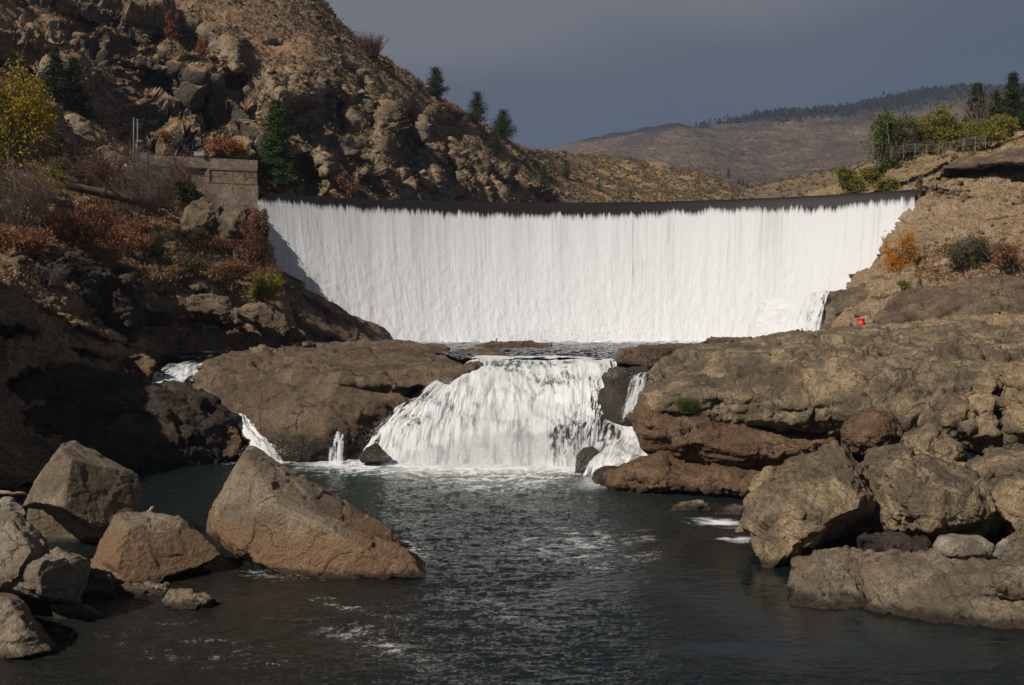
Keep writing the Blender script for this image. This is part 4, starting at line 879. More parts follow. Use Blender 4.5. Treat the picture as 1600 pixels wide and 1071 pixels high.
b2 = MB(); b2.box(-90, -60, WL-.9, 90, 76, WL-.24); o = b2.build('river', M_river); attr(o.data, 'foam', [0]*8); attr(o.data, 'glass', [0]*8); tag(o, 'deeper body of the river below its rippled surface', kind='structure')
def u_wave(p, px, py):
    q = p.copy(); q[:, 2] = 0; return .26*fbm(q*np.array([.4, .7, 1]), 4, 95)+.16*ridged(q*np.array([.9, 1.4, 1]), 3, 96)-.1
def u_foam(p, px, py):
    q = p.copy(); q[:, 2] = 0; n = fbm(q*np.array([.22, .7, 1]), 5, 97, .6)
    f = .75*sstep(541, 534, py+4*n)*sstep(-.5, .3, n)+.5*sstep(.2, .6, n)*sstep(560, 538, py)
    f = np.maximum(f, .6*gs(px, py, 810, 562, 22, 4)); f = np.maximum(f, .55*gs(px, py, 330, 549, 34, 3)); f = np.maximum(f, .55*gs(px, py, 930, 572, 60, 3))
    return np.clip(f, 0, 1)
GLr = GL
def GL(p, px, py): return 0*px
g_up = pool('upper_pool', (574, 526), (262, 1340), UL, M_upper, 'dark choppy pool between the dam and the main falls', u_wave, u_foam, 900, 260, keep=lambda p: p[:, 1] > np.interp(p[:, 0]/p[:, 1]*F+800, [262, 345, 352, 600, 690, 715, 940, 1000, 1400], [84, 85, 99, 99, 93, 81.3, 81, 79, 79]))
ra = np.linspace(aL-.0, aR+.0, 80); r0 = arc(ra, -7.9, np.full(80, RL)); rr1 = r0.copy(); rr1[:, 1] = 262
rg_ = np.stack([r0, rr1], 1); me = mesh_np('reservoir', rg_.reshape(-1, 3), gridfaces(80, 2)); o = link('reservoir', me, M_upper); attr(me, 'foam', [0]*160); attr(me, 'glass', [0]*160); tag(o, 'reservoir water held behind the dam', kind='structure')

# spray thrown off the falls: loose drops, uncountable
def spray(name, zones, label, seed):
    rng = np.random.default_rng(seed); vs = []
    for (pa, pb, D, n, sx, sy, sz, size) in zones:
        t = rng.random(n)[:, None]; A = np.array(P(*pa, D)); B = np.array(P(*pb, D))
        c = A+(B-A)*t+rng.normal(size=(n, 3))*np.array([sx, sy, sz]); c[:, 2] = np.abs(c[:, 2]-A[2])*1.0+A[2]
        for k in range(1):
            r = size*(.4+rng.random((n, 1, 1))*.9)
            tet = rng.normal(size=(n, 4, 3)); tet /= np.linalg.norm(tet, axis=2, keepdims=True); vs.append((c[:, None]+tet*r).reshape(-1, 3))
    v = np.concatenate(vs); k = np.arange(len(v)//4)[:, None]*4
    f = np.concatenate([k+np.array([0, 1, 2]), k+np.array([0, 2, 3]), k+np.array([0, 3, 1]), k+np.array([1, 3, 2])])
    o = link(name, mesh_np(name, v, f, False), M_spray); tag(o, label, kind='stuff')
ms = N('spray_drops'); M_spray = ms.done(ms.pbr((.88, .89, .9), .6, Specular_IOR_Level=.3))
spray('spray', [((575,690),(700,612),70.0,1200,.5,.5,.25,.03),((700,600),(960,585),73.5,2200,.8,.7,.22,.03),((955,590),(930,715),69,1500,.35,.5,.3,.03),((640,531),(1180,531),133.6,5000,1.5,.8,.9,.06),((620,716),(930,726),66.6,5200,.8,.9,.42,.030),((640,712),(900,716),67.6,3000,1,.8,1.1,.026),((900,735),(1030,715),63.0,1500,.6,.5,.35,.026),((380,712),(450,716),68.2,700,.5,.5,.35,.028),((235,610),(310,600),76,500,.5,.5,.3,.03)],
      'fine white drops thrown up at the foot of the falls', 5)

# airborne mist where the main falls strike the river
mm = N('mist_air'); mv = mm.n('VolumePrincipled', i={'Color': (.95, .96, 1, 1), 'Density': .08, 'Anisotropy': .2}); mm.t.links.new(mv.outputs[0], mm.out.inputs['Volume'])
for (px, py, D, rx, ry, rz, lab) in ((790, 705, 67.0, 8.5, 1.8, 3.4, 'white mist hanging at the foot of the main falls'), (960, 715, 64.5, 3.2, 1.5, 1.6, 'mist over the white chute beside the brown ledges')):
    bm = bmesh.new(); bmesh.ops.create_icosphere(bm, subdivisions=3, radius=1.0); c_ = Vector(P(px, py, D))
    for v in bm.verts: v.co = c_+Vector((v.co.x*rx, v.co.y*ry, v.co.z*rz))
    me = bpy.data.meshes.new('mist'); bm.to_mesh(me); bm.free(); o = link('mist', me, mm.m); tag(o, lab, kind='stuff')
# ------------------------------------------------------------------ built things
M_steel = plain('galvanised_grey_metal', (.22, .23, .24), .5, .15, 6, .4)
M_rust = plain('rusty_pipe_iron', (.105, .062, .042), .85, .4, 2)
M_red = plain('bright_red_paint', (.62, .035, .02), .5, .1)
M_wood = plain('bleached_driftwood', (.27, .21, .15), .9, .3, 5)
M_pole = plain('grey_weathered_pole', (.15, .14, .125), .85, .25, 5)
# concrete abutment at the left end of the dam
A0 = Vector(P(402, 330, 128.2)); A1 = Vector(P(238, 330, 124.0)); A0.z = A1.z = 0
ux = (A1-A0).normalized(); un = Vector((0, 0, 1)).cross(ux); 
if un.y < 0: un = -un
MW = Matrix(((ux.x, un.x, 0, 0), (ux.y, un.y, 0, 0), (0, 0, 1, 0), (0, 0, 0, 1)))
ab = empty('concrete_abutment', (A0.x, A0.y, 12.0)); tag(ab, 'weathered concrete abutment wall at the left end of the dam, stained brown', 'abutment')
def abox(name, mat, *bs, bev=.03):
    if name == 'rib' and len(bs) > 1:
        for b in bs: abox(name, mat, b, bev=bev)
        return
    m = MB()
    for b in bs: m.box(*b, M=MW)
    return m.build(name, mat, ab, bevel=bev)
abox('parapet', M_conc, (-.05, -.12, 5.85, 12.9, 2.6, 7.15), (12.9, -.2, 5.2, 13.8, 2.6, 7.4))
abox('stained_band', M_conc2, (0, 0, 4.2, 6.0, 2.6, 5.85))
abox('rib', M_conc, (5.75, -.14, 4.2, 6.05, -.003, 5.84), (0, -.10, 5.74, 6, -.003, 5.84), bev=.0)
abox('rib', M_conc, (0, -.10, 4.10, 5.9, -.003, 4.2), bev=.0)
abox('rib', M_conc2, (1.6, -.03, 4.203, 1.70, -.003, 5.737), (3.1, -.03, 4.9, 5.7, -.003, 4.98), (.3, -.03, 5.0, 1.5, -.003, 5.06), (3.0, -.035, 4.203, 3.07, -.003, 5.737), bev=.0)
abox('lower_wall', M_conc, (-.12, -.05, -5, 6.0, 3.2, 4.1))
abox('wing_wall', M_conc2, (6.05, .35, -3, 13.3, 2.4, 5.85))
abox('joint_post', M_conc, (6.0, .1, 3.2, 6.3, .352, 5.8), bev=0)
bx = empty('control_box', tuple(A0+ux*6.9+Vector((0, 0, 19.2)))); tag(bx, 'small grey metal control box on top of the concrete abutment wall', 'utility box')
m = MB(); m.box(-.65, -.3, .12, .65, .3, .62); m.build('cabinet', M_steel, bx, bevel=.02)
m = MB(); m.box(-.7, -.36, .622, .7, .36, .68); m.build('lid', M_steel, bx)
for q in (-.55, .42): m = MB(); m.box(q, -.2, -.05, q+.13, .2, .118); m.build('foot', M_steel, bx)
for i, (px, l) in enumerate(((209, 'left of two thin grey poles standing behind the abutment brush'), (215, 'right of two thin grey poles standing behind the abutment brush'))):
    b = P(px, 248, 121); h = 5.2 if i == 0 else 5.0
    t_ = empty('utility_pole', (b[0], b[1], b[2]-1.5)); tag(t_, l, 'pole', 'twin grey poles')
    m = MB(); m.tube([(0, 0, 0), (0, 0, h+1.0)], [.10, .075], 8); m.build('pole', M_pole, t_, True)
    m = MB(); m.tube([(0, 0, h+1.0), (0, 0, h+1.15)], .11, 8); m.build('cap', M_steel, t_)
t_ = empty('pipeline', P(60, 284, 98)); tag(t_, 'rusty brown pipe crossing the brush on the left bank', 'pipe')
pp_ = [Vector(P(*q))-t_.location for q in ((30,278,97),(62,283,98),(110,291,99.5),(160,302,101),(204,312,102.5),(240,322,104))]
m = MB(); m.tube(pp_, .42, 14); m.build('pipe', M_rust, t_, True)
for q in (1, 3, 4):
    d = (pp_[q+1]-pp_[q]).normalized(); m = MB(); m.tube([pp_[q]-d*.12, pp_[q]+d*.12], .50, 14); m.build('flange', M_rust, t_)
# right end of the dam
t_ = empty('end_pier', P(1428, 330, 126.4)); tag(t_, 'pale concrete end pier where the dam meets the right bank', 'pier')
m = MB(); m.box(-.35, -.6, -1.5, .8, 3, 2.35); m.build('pier_block', M_cliffR, t_, bevel=.05)
m = MB(); m.box(-.40, -.65, 2.352, .85, 3.05, 2.5); m.build('cap', M_conc, t_)
t_ = empty('marker_pole', P(1419.5, 300, 127)); tag(t_, 'thin dark pole standing at the right end of the dam crest', 'pole')
m = MB(); m.tube([(0, 0, -.4), (0, 0, 1.9)], .05, 6); m.build('pole', M_pole, t_)
m = MB(); m.tube([(0, 0, -.4), (0, 0, -.2)], .14, 8); m.build('foot', M_steel, t_)
# wire fence on the upper right bank
fp = [(1392,240,136),(1412,238,136),(1430,236,135.5),(1448,237,135),(1466,236,134.5),(1485,232,134),(1505,228,133.5),(1524,225,133),(1540,222,132.5)]
fps = [Vector(P(*q)) for q in fp]
t_ = empty('wire_fence', fps[0]); tag(t_, 'low grey wire mesh fence among the shrubs on the right bank', 'fence')
for v in fps: m = MB(); v0 = v-fps[0]; m.tube([v0+Vector((0, 0, -.8)), v0+Vector((0, 0, .95))], .045, 6); m.build('fence_post', M_pole, t_)
m = MB()
for dz in (.9, .0): m.tube([v-fps[0]+Vector((0, 0, dz)) for v in fps], .022, 5)
m.build('rail', M_pole, t_)
m = MB()
for a_, b_ in zip(fps[:-1], fps[1:]):
    a_, b_ = a_-fps[0], b_-fps[0]; d = b_-a_; k = int(d.length/.28)
    for i in range(-4, k+1):
        for s_ in (1, -1):
            p0, p1 = i*.28, i*.28+1.12
            if s_ < 0: p0, p1 = p1, p0
            z0, z1 = .02, .88
            q0 = a_+d*min(max(p0/d.length, 0), 1)+Vector((0, 0, z0)); q1 = a_+d*min(max(p1/d.length, 0), 1)+Vector((0, 0, z1))
            m.tube([q0, q1], .006, 3)
m.build('wire_mesh', M_pole, t_)
# red bin
rb0 = P(1345, 510, 96.5)
t_ = empty('red_marker', rb0); tag(t_, 'tiny bright red marker bin standing on the rocks at the right foot of the dam', 'marker')
m = MB(); m.tube([(0.04, 0, -.3), (0.04, 0, .62)], [.22, .27], 12); m.build('body', M_red, t_, True)
m = MB(); m.tube([(0.04, 0, .622), (0.04, 0, .74)], [.36, .33], 12); m.build('lid', M_red, t_, True)
m = MB(); m.box(-.33, -.06, .44, -.2, .06, .66); m.build('handle', M_red, t_, bevel=.02)
def stick(label, pts, r, name='driftwood', mat=None, forks=()):
    b = Vector(P(*pts[0])); t_ = empty(name, b); tag(t_, label, 'driftwood')
    v = [Vector(P(*q))-b for q in pts]
    v2 = []
    for i in range(len(v)-1):
        for k in range(4): v2.append(v[i].lerp(v[i+1], k/4)+Vector((0, 0, math.sin(i*3+k*1.9)*r*.5)))
    v2.append(v[-1]); m = MB(); m.tube(v2, [r*(1-.5*i/len(v2)) for i in range(len(v2))], 8); m.build('branch', mat or M_wood, t_, True)
    for f in forks: m = MB(); m.tube([Vector(P(*q))-b for q in f], [r*.5, r*.2], 6); m.build('twig', mat or M_wood, t_, True)
stick('bare stick lying behind the pale stone at the left edge', [(-20,765,38),(12,770,38),(42,773,38.4)], .09)
stick('short broken wood stub wedged between the upright block and the arched boulder', [(226,808,39.6),(232,800,39.6),(240,793,39.8)], .10)
stick('bleached fallen branch lying left of the tan outcrop under the abutment', [(284,345,114),(268,336,113.5),(254,327,113)], .16, forks=[[(268,336,113.5),(262,340,113)]])
stick('thin pale stick lying on top of the rock dome', [(585,545,99),(610,541,101),(632,539,103)], .10)
stick('small stub of wood upright on the long low slab in the upper pool', [(774,536,105.5),(777,528,105.5)], .12)
# ------------------------------------------------------------------ plants
rng = np.random.default_rng(77)
M_bark = plain('bark', (.07, .05, .038), .95, .3, 8); M_twig = plain('grey_twigs', (.16, .125, .10), .9, .3, 8); M_twigr = plain('reddish_twigs', (.15, .085, .06), .9, .3, 8)
L_fir = leaf_mat('dark_fir_needles', (.020, .030, .009), (.042, .060, .017), (.075, .095, .028), .2)
L_firb = leaf_mat('bright_fir_needles', (.022, .044, .010), (.050, .090, .018), (.090, .14, .03), .25)
L_pine = leaf_mat('ridge_pine_needles', (.022, .032, .012), (.045, .062, .024), (.075, .09, .035), .2)
L_yel = leaf_mat('yellow_autumn_leaves', (.14, .12, .015), (.36, .27, .02), (.52, .36, .03), .4)
L_grn = leaf_mat('green_cottonwood_leaves', (.050, .075, .014), (.12, .155, .025), (.26, .22, .03), .4)
L_ygr = leaf_mat('yellow_green_leaves', (.12, .12, .02), (.24, .22, .03), (.38, .27, .04), .4)
L_org = leaf_mat('orange_autumn_leaves', (.38, .17, .02), (.60, .26, .02), (.72, .36, .04), .45)
L_red = leaf_mat('rust_red_leaves', (.19, .080, .040), (.32, .130, .058), (.42, .21, .10), .3)
L_rbr = leaf_mat('red_brown_leaves', (.14, .066, .034), (.26, .120, .052), (.34, .20, .08), .3)
L_olv = leaf_mat('olive_brush_leaves', (.055, .050, .020), (.12, .10, .035), (.20, .16, .06), .3)
L_sage = leaf_mat('sagebrush_leaves', (.050, .050, .036), (.10, .094, .066), (.16, .13, .085), .2)
L_dry = leaf_mat('dry_grass_blades', (.21, .135, .060), (.34, .225, .10), (.40, .29, .14), .3)
L_nav = leaf_mat('distant_conifer_needles', (.012, .018, .020), (.020, .028, .030), (.030, .036, .036), .1)

def tris(c, size, rg, flat=0.0):
    n = len(c); s = (size*(.55+.9*rg.random(n)))[:, None]
    a = rg.normal(size=(n, 3)); a /= np.linalg.norm(a, axis=1, keepdims=True); b = rg.normal(size=(n, 3)); a[:, 2] *= 1-flat; b[:, 2] *= 1-flat
    b -= a*(a*b).sum(1)[:, None]/(a*a).sum(1)[:, None]; b /= np.linalg.norm(b, axis=1, keepdims=True)+1e-9
    return np.stack([c-a*s*.6-b*s*.35, c+a*s*.8, c-a*s*.3+b*s*.5], 1).reshape(-1, 3)
def tri_mesh(name, v): return mesh_np(name, v, np.arange(len(v)).reshape(-1, 3), False)
def strips(segs, w):   # thin crossed ribbons for twigs: segs (n,2,3)
    a, b = segs[:, 0], segs[:, 1]; d = b-a; d /= np.linalg.norm(d, axis=1, keepdims=True)+1e-9
    s1 = np.cross(d, [0, 1, 0]); s1 /= np.linalg.norm(s1, axis=1, keepdims=True)+1e-9; s2 = np.cross(d, s1)
    w = np.asarray(w)[:, None]; out = []
    for s in (s1, s2): out.append(np.stack([a-s*w, a+s*w, b+s*w*.6, b-s*w*.6], 1))
    v = np.concatenate(out).reshape(-1, 3); return v, np.arange(len(v)).reshape(-1, 4)
def trunk_mesh(h, r, mat, par, lean=0, name='trunk', top=1.0):
    m = MB(); rg = random.Random(h); pts = [(lean*h*(k/6)**1.4+rg.uniform(-.01, .01)*h, rg.uniform(-.01, .01)*h, h*top*k/6-(.5 if k == 0 else 0)) for k in range(7)]
    m.tube(pts, [r*(1-.9*k/6.5) for k in range(7)], 7); return m.build(name, mat, par, True)
def conifer(px, py, hpx, wpx, g, mat, label, group=None, seed=1, dens=1.0, kind='fir', D=None, name='conifer', bare=.08, sink=.3, cat='tree'):
    b = locate(g, px, py) if D is None else np.array(P(px, py, D)); D = b[1]; h = hpx*D/F; r = wpx*D/F/2*(1.3 if kind != 'fir' else 1.1)
    e = empty(name, (b[0], b[1], b[2]-sink)); tag(e, label, cat, group); h += sink
    trunk_mesh(h*.97, max(.06, h*.018), M_bark, e)
    rg = np.random.default_rng(seed); C_ = []; lv = int(12+h*1.4) if kind == 'fir' else int(9+h*.9)
    for i in range(lv):
        t = bare+(1-bare)*(i+rg.random()*.7)/lv
        if kind == 'fir': rr = r*(1-t)**.85*(.72+.5*rg.random())+.05*r
        else: rr = r*(1-t+.04)**.62*(.45+.75*rg.random())*(.75+.25*min(1, t/.3))
        nb = int(5+4*(1-t)+rg.random()*2)
        for k in range(nb):
            if kind != 'fir' and rg.random() < .36: continue
            an = rg.random()*2*np.pi; L_ = rr*(.65+.5*rg.random()); npt = int(max(8, 60*dens*(L_/r+.25)*(1 if kind == 'fir' else 1.5)))
            u = rg.random(npt)**.7; spread = (.10 if kind == 'fir' else .12)*r*(.5+u)
            x = np.cos(an)*L_*u; y = np.sin(an)*L_*u; z = t*h+(-.24*L_*u+.20*L_*u*u if kind == 'fir' else .22*L_*u)
            q = np.stack([x, y, z+0*x], 1)+rg.normal(size=(npt, 3))*spread[:, None]*np.array([1, 1, .55 if kind == 'fir' else .8]); C_.append(q)
    C_ = np.concatenate(C_); C_[:, 2] = np.clip(C_[:, 2], h*bare*.5, h*1.01)
    sz = max(.09, min(.22, r*.075)); v = tris(C_, sz, rg, .35)
    link('crown', tri_mesh('crown', v), mat, e); return e
def lobes(rg, n, w, h, y=.8):
    return [(rg.uniform(-.36, .36)*w, rg.uniform(-.3, .3)*w*y, h*rg.uniform(.30, .78), w*rg.uniform(.14, .30), h*rg.uniform(.14, .28)) for _ in range(n)]
def shrub(px, py, wpx, hpx, g, mat, label, cat='shrub', group=None, seed=1, n=2600, leaf=.17, D=None, name='shrub', twig=None, stems=26, lb=9, base=.0, tall=False, dead=0):
    b = locate(g, px, py) if D is None else np.array(P(px, py, D)); D = b[1]; w = wpx*D/F; h = hpx*D/F
    e = empty(name, tuple(b-np.array([0, 0, .15]))); tag(e, label, cat, group)
    rg = np.random.default_rng(seed); lo = lobes(rg, lb, w, h); pts = []
    wt = np.array([l[3]**2*l[4] for l in lo]); wt /= wt.sum()
    for l, k in zip(lo, (wt*n).astype(int)):
        d = rg.normal(size=(k, 3)); d /= np.linalg.norm(d, axis=1, keepdims=True); rr = rg.random((k, 1))**.45*(1+.25*rg.normal(size=(k, 1)))
        q = d*rr*np.array([l[3], l[3]*.9, l[4]])+np.array(l[:3])
        keep = perlin(q/(.16*w+.3), seed) > -.28; pts.append(q[keep])
    k = int(n*.16); z = rg.random(k)*h*.5; ww = w*(.18+.5*z/h); pts.append(np.stack([rg.normal(size=k)*ww*.6, rg.normal(size=k)*ww*.5, z+base], 1))
    pts = np.concatenate(pts); pts[:, 2] = np.clip(pts[:, 2], .02, None)
    sg = []; wd = []
    for i in range(stems):
        l = lo[rg.integers(len(lo))]; tip = np.array([l[0]+rg.normal()*l[3]*.7, l[1]+rg.normal()*l[3]*.6, l[2]+l[4]*rg.uniform(.3, 1.15)])
        p0 = np.array([rg.normal()*.08*w, rg.normal()*.08*w, 0]); pm = (p0+tip)/2+rg.normal(size=3)*w*.05; pm[2] += h*.05
        for a_, c_, q_ in ((p0, pm, .045), (pm, tip, .03)): sg.append((a_, c_)); wd.append(q_*max(1, h/4))
        for j in range(5):
            s0 = pm+(tip-pm)*rg.random(); sg.append((s0, s0+rg.normal(size=3)*w*.09+np.array([0, 0, h*.07]))); wd.append(.018*max(1, h/4))
    sv, sf = strips(np.array(sg), wd); link('stems', mesh_np('stems', sv, sf, False), twig or M_twig, e)
    if n: link('foliage', tri_mesh('foliage', tris(pts, leaf, rg)), mat, e)
    return e
def brush(px, py, wpx, hpx, g, label, seed=1, n=260, D=None, mat=None, leafm=None, leaves=400, cat='shrub', group=None, name='bare_bush', wid=.028):
    """a leafless bush: many thin stems fanning up from the ground"""
    b = locate(g, px, py) if D is None else np.array(P(px, py, D)); D = b[1]; w = wpx*D/F; h = hpx*D/F
    e = empty(name, tuple(b-np.array([0, 0, .2]))); tag(e, label, cat, group); rg = np.random.default_rng(seed); sg = []; wd = []; tips = []
    for i in range(n):
        p = np.array([rg.uniform(-.36, .36)*w, rg.uniform(-.3, .3)*w, 0]); d = np.array([p[0]/w*1.1+rg.normal()*.22, rg.normal()*.25, 1.0]); L_ = h*rg.uniform(.55, 1.05)
        for s_ in range(4):
            q = p+d*L_/4; sg.append((p, q)); wd.append(wid*(1-.18*s_)); 
            if s_ > 0:
                for _ in range(2): t_ = p+(q-p)*rg.random(); t2 = t_+np.array([rg.normal()*.11, rg.normal()*.11, abs(rg.normal())*.10])*h; sg.append((t_, t2)); wd.append(wid*.55); tips.append(t2)
            p = q; d = d+rg.normal(size=3)*.22; d[2] = abs(d[2])+.1; d /= np.linalg.norm(d)
    sv, sf = strips(np.array(sg), wd); link('stems', mesh_np('stems', sv, sf, False), mat or M_twig, e)
    if leaves:
        tp = np.array(tips); tp = tp[rg.integers(len(tp), size=leaves)]+rg.normal(size=(leaves, 3))*h*.03
        link('foliage', tri_mesh('foliage', tris(tp, .13, rg)), leafm or L_rbr, e)
    return e

# conifers on the canyon ridge and slope
conifer(433, 292, 136, 62, g_hill, L_firb, 'tall bright green fir standing behind the concrete abutment', seed=2, dens=2.6, name='fir_tree')
conifer(683, 152, 46, 32, g_hill, L_pine, 'round topped dark pine, uppermost of the three pines on the ridge line', seed=3, dens=1.6, kind='pine', name='pine_tree', bare=.12, group='pines on the ridge line')
conifer(748, 200, 56, 36, g_hill, L_pine, 'slender open crowned pine, middle of the three pines on the ridge line', seed=4, dens=1.1, kind='pine', name='pine_tree', bare=.2, group='pines on the ridge line')
conifer(789, 216, 45, 34, g_hill, L_pine, 'dense dark pine, lowest of the three pines on the ridge line', seed=5, dens=1.8, kind='pine', name='pine_tree', bare=.06, group='pines on the ridge line')
conifer(657, 138, 16, 12, g_hill, L_pine, 'tiny young pine just left of the uppermost ridge pine', seed=6, dens=.6, kind='pine', name='pine_tree')
conifer(775, 242, 38, 24, g_hill, L_fir, 'small green pine on the slope below the dense ridge pine', seed=7, dens=1.1, kind='pine', name='pine_tree')
conifer(852, 294, 36, 22, g_hill, L_firb, 'small green tree in the dip behind the dam, left of its paler neighbour', seed=8, dens=1.0, kind='pine', name='pine_tree')
conifer(885, 277, 28, 20, g_hill, L_fir, 'pale green young tree right of the small green tree in the dip', seed=9, dens=.9, kind='pine', name='pine_tree')
conifer(938, 298, 20, 12, g_hill, L_firb, 'little bright green sapling on the low brown hill behind the dam', seed=10, dens=.6, kind='pine', name='pine_tree')
conifer(984, 309, 13, 11, g_hill, L_firb, 'smallest green bush low on the brown hill just above the dam crest', seed=11, dens=.5, kind='pine', name='pine_tree')
conifer(84, 150, 78, 52, g_hill, L_fir, 'dark fir on the left cliff shelf, left of a pair', seed=12, dens=1.7, name='fir_tree', group='dark firs on the left cliff shelf')
conifer(118, 172, 80, 50, g_hill, L_fir, 'dark fir on the left cliff shelf, right and lower of a pair', seed=13, dens=1.7, name='fir_tree', group='dark firs on the left cliff shelf')
conifer(136, 182, 34, 34, g_hill, L_fir, 'short bushy fir at the right foot of the pair on the cliff shelf', seed=14, dens=1.0, name='fir_tree')
brush(578, 86, 32, 36, g_hill, 'bare reddish bush standing up on the ridge against the sky', 15, 200, mat=M_twigr, leaves=300, wid=.05)
for i, (px, py, w_, h_, l) in enumerate(((300,322,44,42,'dark green juniper bush left of the tan outcrop by the abutment'),)):
    shrub(px, py, w_, h_, g_lb, L_fir, l, seed=20+i, n=3600, leaf=.2, stems=10, D=116)
# yellow tree at the left edge
e = shrub(14, 262, 130, 175, g_lb, L_yel, 'yellow green cottonwood in autumn leaf at the left edge', 'tree', seed=31, n=8500, leaf=.24, D=98, name='cottonwood_tree', stems=24, lb=20)
shrub(62, 300, 70, 46, g_lb, L_yel, 'low yellow bush at the foot of the yellow cottonwood', seed=32, n=2200, leaf=.2, D=98)
# right side trees and shrubs
def rshrub(px, py, w_, h_, D, mat, label, seed, n, cat='shrub', **k): return shrub(px, py, w_*1.12, h_*1.12, None, mat, label, cat, seed=seed, n=int(n*2.2), D=D, leaf=.21, **k)
rshrub(1390, 262, 76, 84, 140, L_grn, 'leafy green tree left of the fence above the dam end', 41, 6500, 'tree', name='leafy_tree', lb=13)
rshrub(1460, 240, 58, 68, 140, L_ygr, 'yellow green tree with orange top beside the fence', 42, 4600, 'tree', name='leafy_tree', lb=10)
rshrub(1332, 304, 42, 42, 142, L_ygr, 'round yellow green bush on the shore just above the dam crest', 43, 2600)
rshrub(1364, 285, 30, 26, 141, L_ygr, 'small olive bush right of the round yellow green one', 44, 1300)
rshrub(1384, 300, 36, 22, 138, L_ygr, 'low lime green bush at the bank near the dam end pole', 45, 1300)
rshrub(1512, 234, 86, 50, 141, L_ygr, 'wide light green shrub behind the wire fence', 46, 4600, lb=13)
rshrub(1562, 218, 52, 40, 142, L_ygr, 'orange tinged green shrub at the right end of the fence', 47, 2400)
rshrub(1430, 240, 40, 26, 139, L_olv, 'dull olive shrub between the green tree and the yellow green tree', 48, 1200)
conifer(1528, 200, 70, 46, None, L_fir, 'dark fir with bare dead twigs, leftmost of the group at upper right', seed=51, dens=1.7, D=150, name='fir_tree', group='firs at the upper right')
conifer(1556, 205, 64, 40, None, L_fir, 'dark fir, second from the left in the group at upper right', seed=52, dens=1.6, D=148, name='fir_tree', group='firs at the upper right')
conifer(1583, 205, 92, 48, None, L_fir, 'tallest dark fir in the group at upper right', seed=53, dens=1.9, D=149, name='fir_tree', group='firs at the upper right')
conifer(1608, 196, 74, 50, None, L_fir, 'dark fir cut off by the right edge at upper right', seed=54, dens=1.6, D=147, name='fir_tree', group='firs at the upper right')
brush(1532, 195, 36, 72, None, 'bare dead snag branching in front of the upper right firs', 55, 16, D=146, leaves=0, name='dead_tree', wid=.05)
shrub(1404, 447, 56, 92, g_rb, L_org, 'bright orange autumn sapling on the right bank beside the waterfall', 'tree', seed=56, n=5200, leaf=.13, D=112, name='autumn_sapling', lb=9, stems=14)
shrub(1414, 458, 26, 26, g_rb, L_ygr, 'small olive green shrub under the orange sapling', seed=57, n=700, leaf=.13)
shrub(1514, 412, 92, 52, g_rb, L_olv, 'wide grey green bush on the tan right bank', seed=58, n=4600, leaf=.14, lb=12, stems=60)
shrub(1578, 420, 70, 46, g_rb, L_rbr, 'brown bare bush near the right edge beside the wide grey green one', seed=59, n=1800, leaf=.14, stems=60)
shrub(1586, 480, 46, 40, g_rb, L_rbr, 'low reddish bush at the right edge above the grey slab', seed=60, n=1300, leaf=.13, stems=40)
shrub(1436, 312, 14, 46, None, L_olv, 'narrow olive bush hugging the end pier of the dam', seed=61, n=700, leaf=.13, D=124.5)
brush(1075, 640, 30, 24, None, 'bright green grass tuft growing from the crack in the huge grey slab', 62, 240, D=57.6, mat=leaf_mat('green_grass', (.05, .08, .015), (.10, .15, .03)), leaves=0, name='grass_tuft', cat='grass tuft', wid=.012)
shrub(1345, 530, 22, 10, None, L_dry, 'small tan grass clump on top of the grey slab', seed=63, n=300, leaf=.09, D=84, cat='grass tuft', name='grass_tuft')

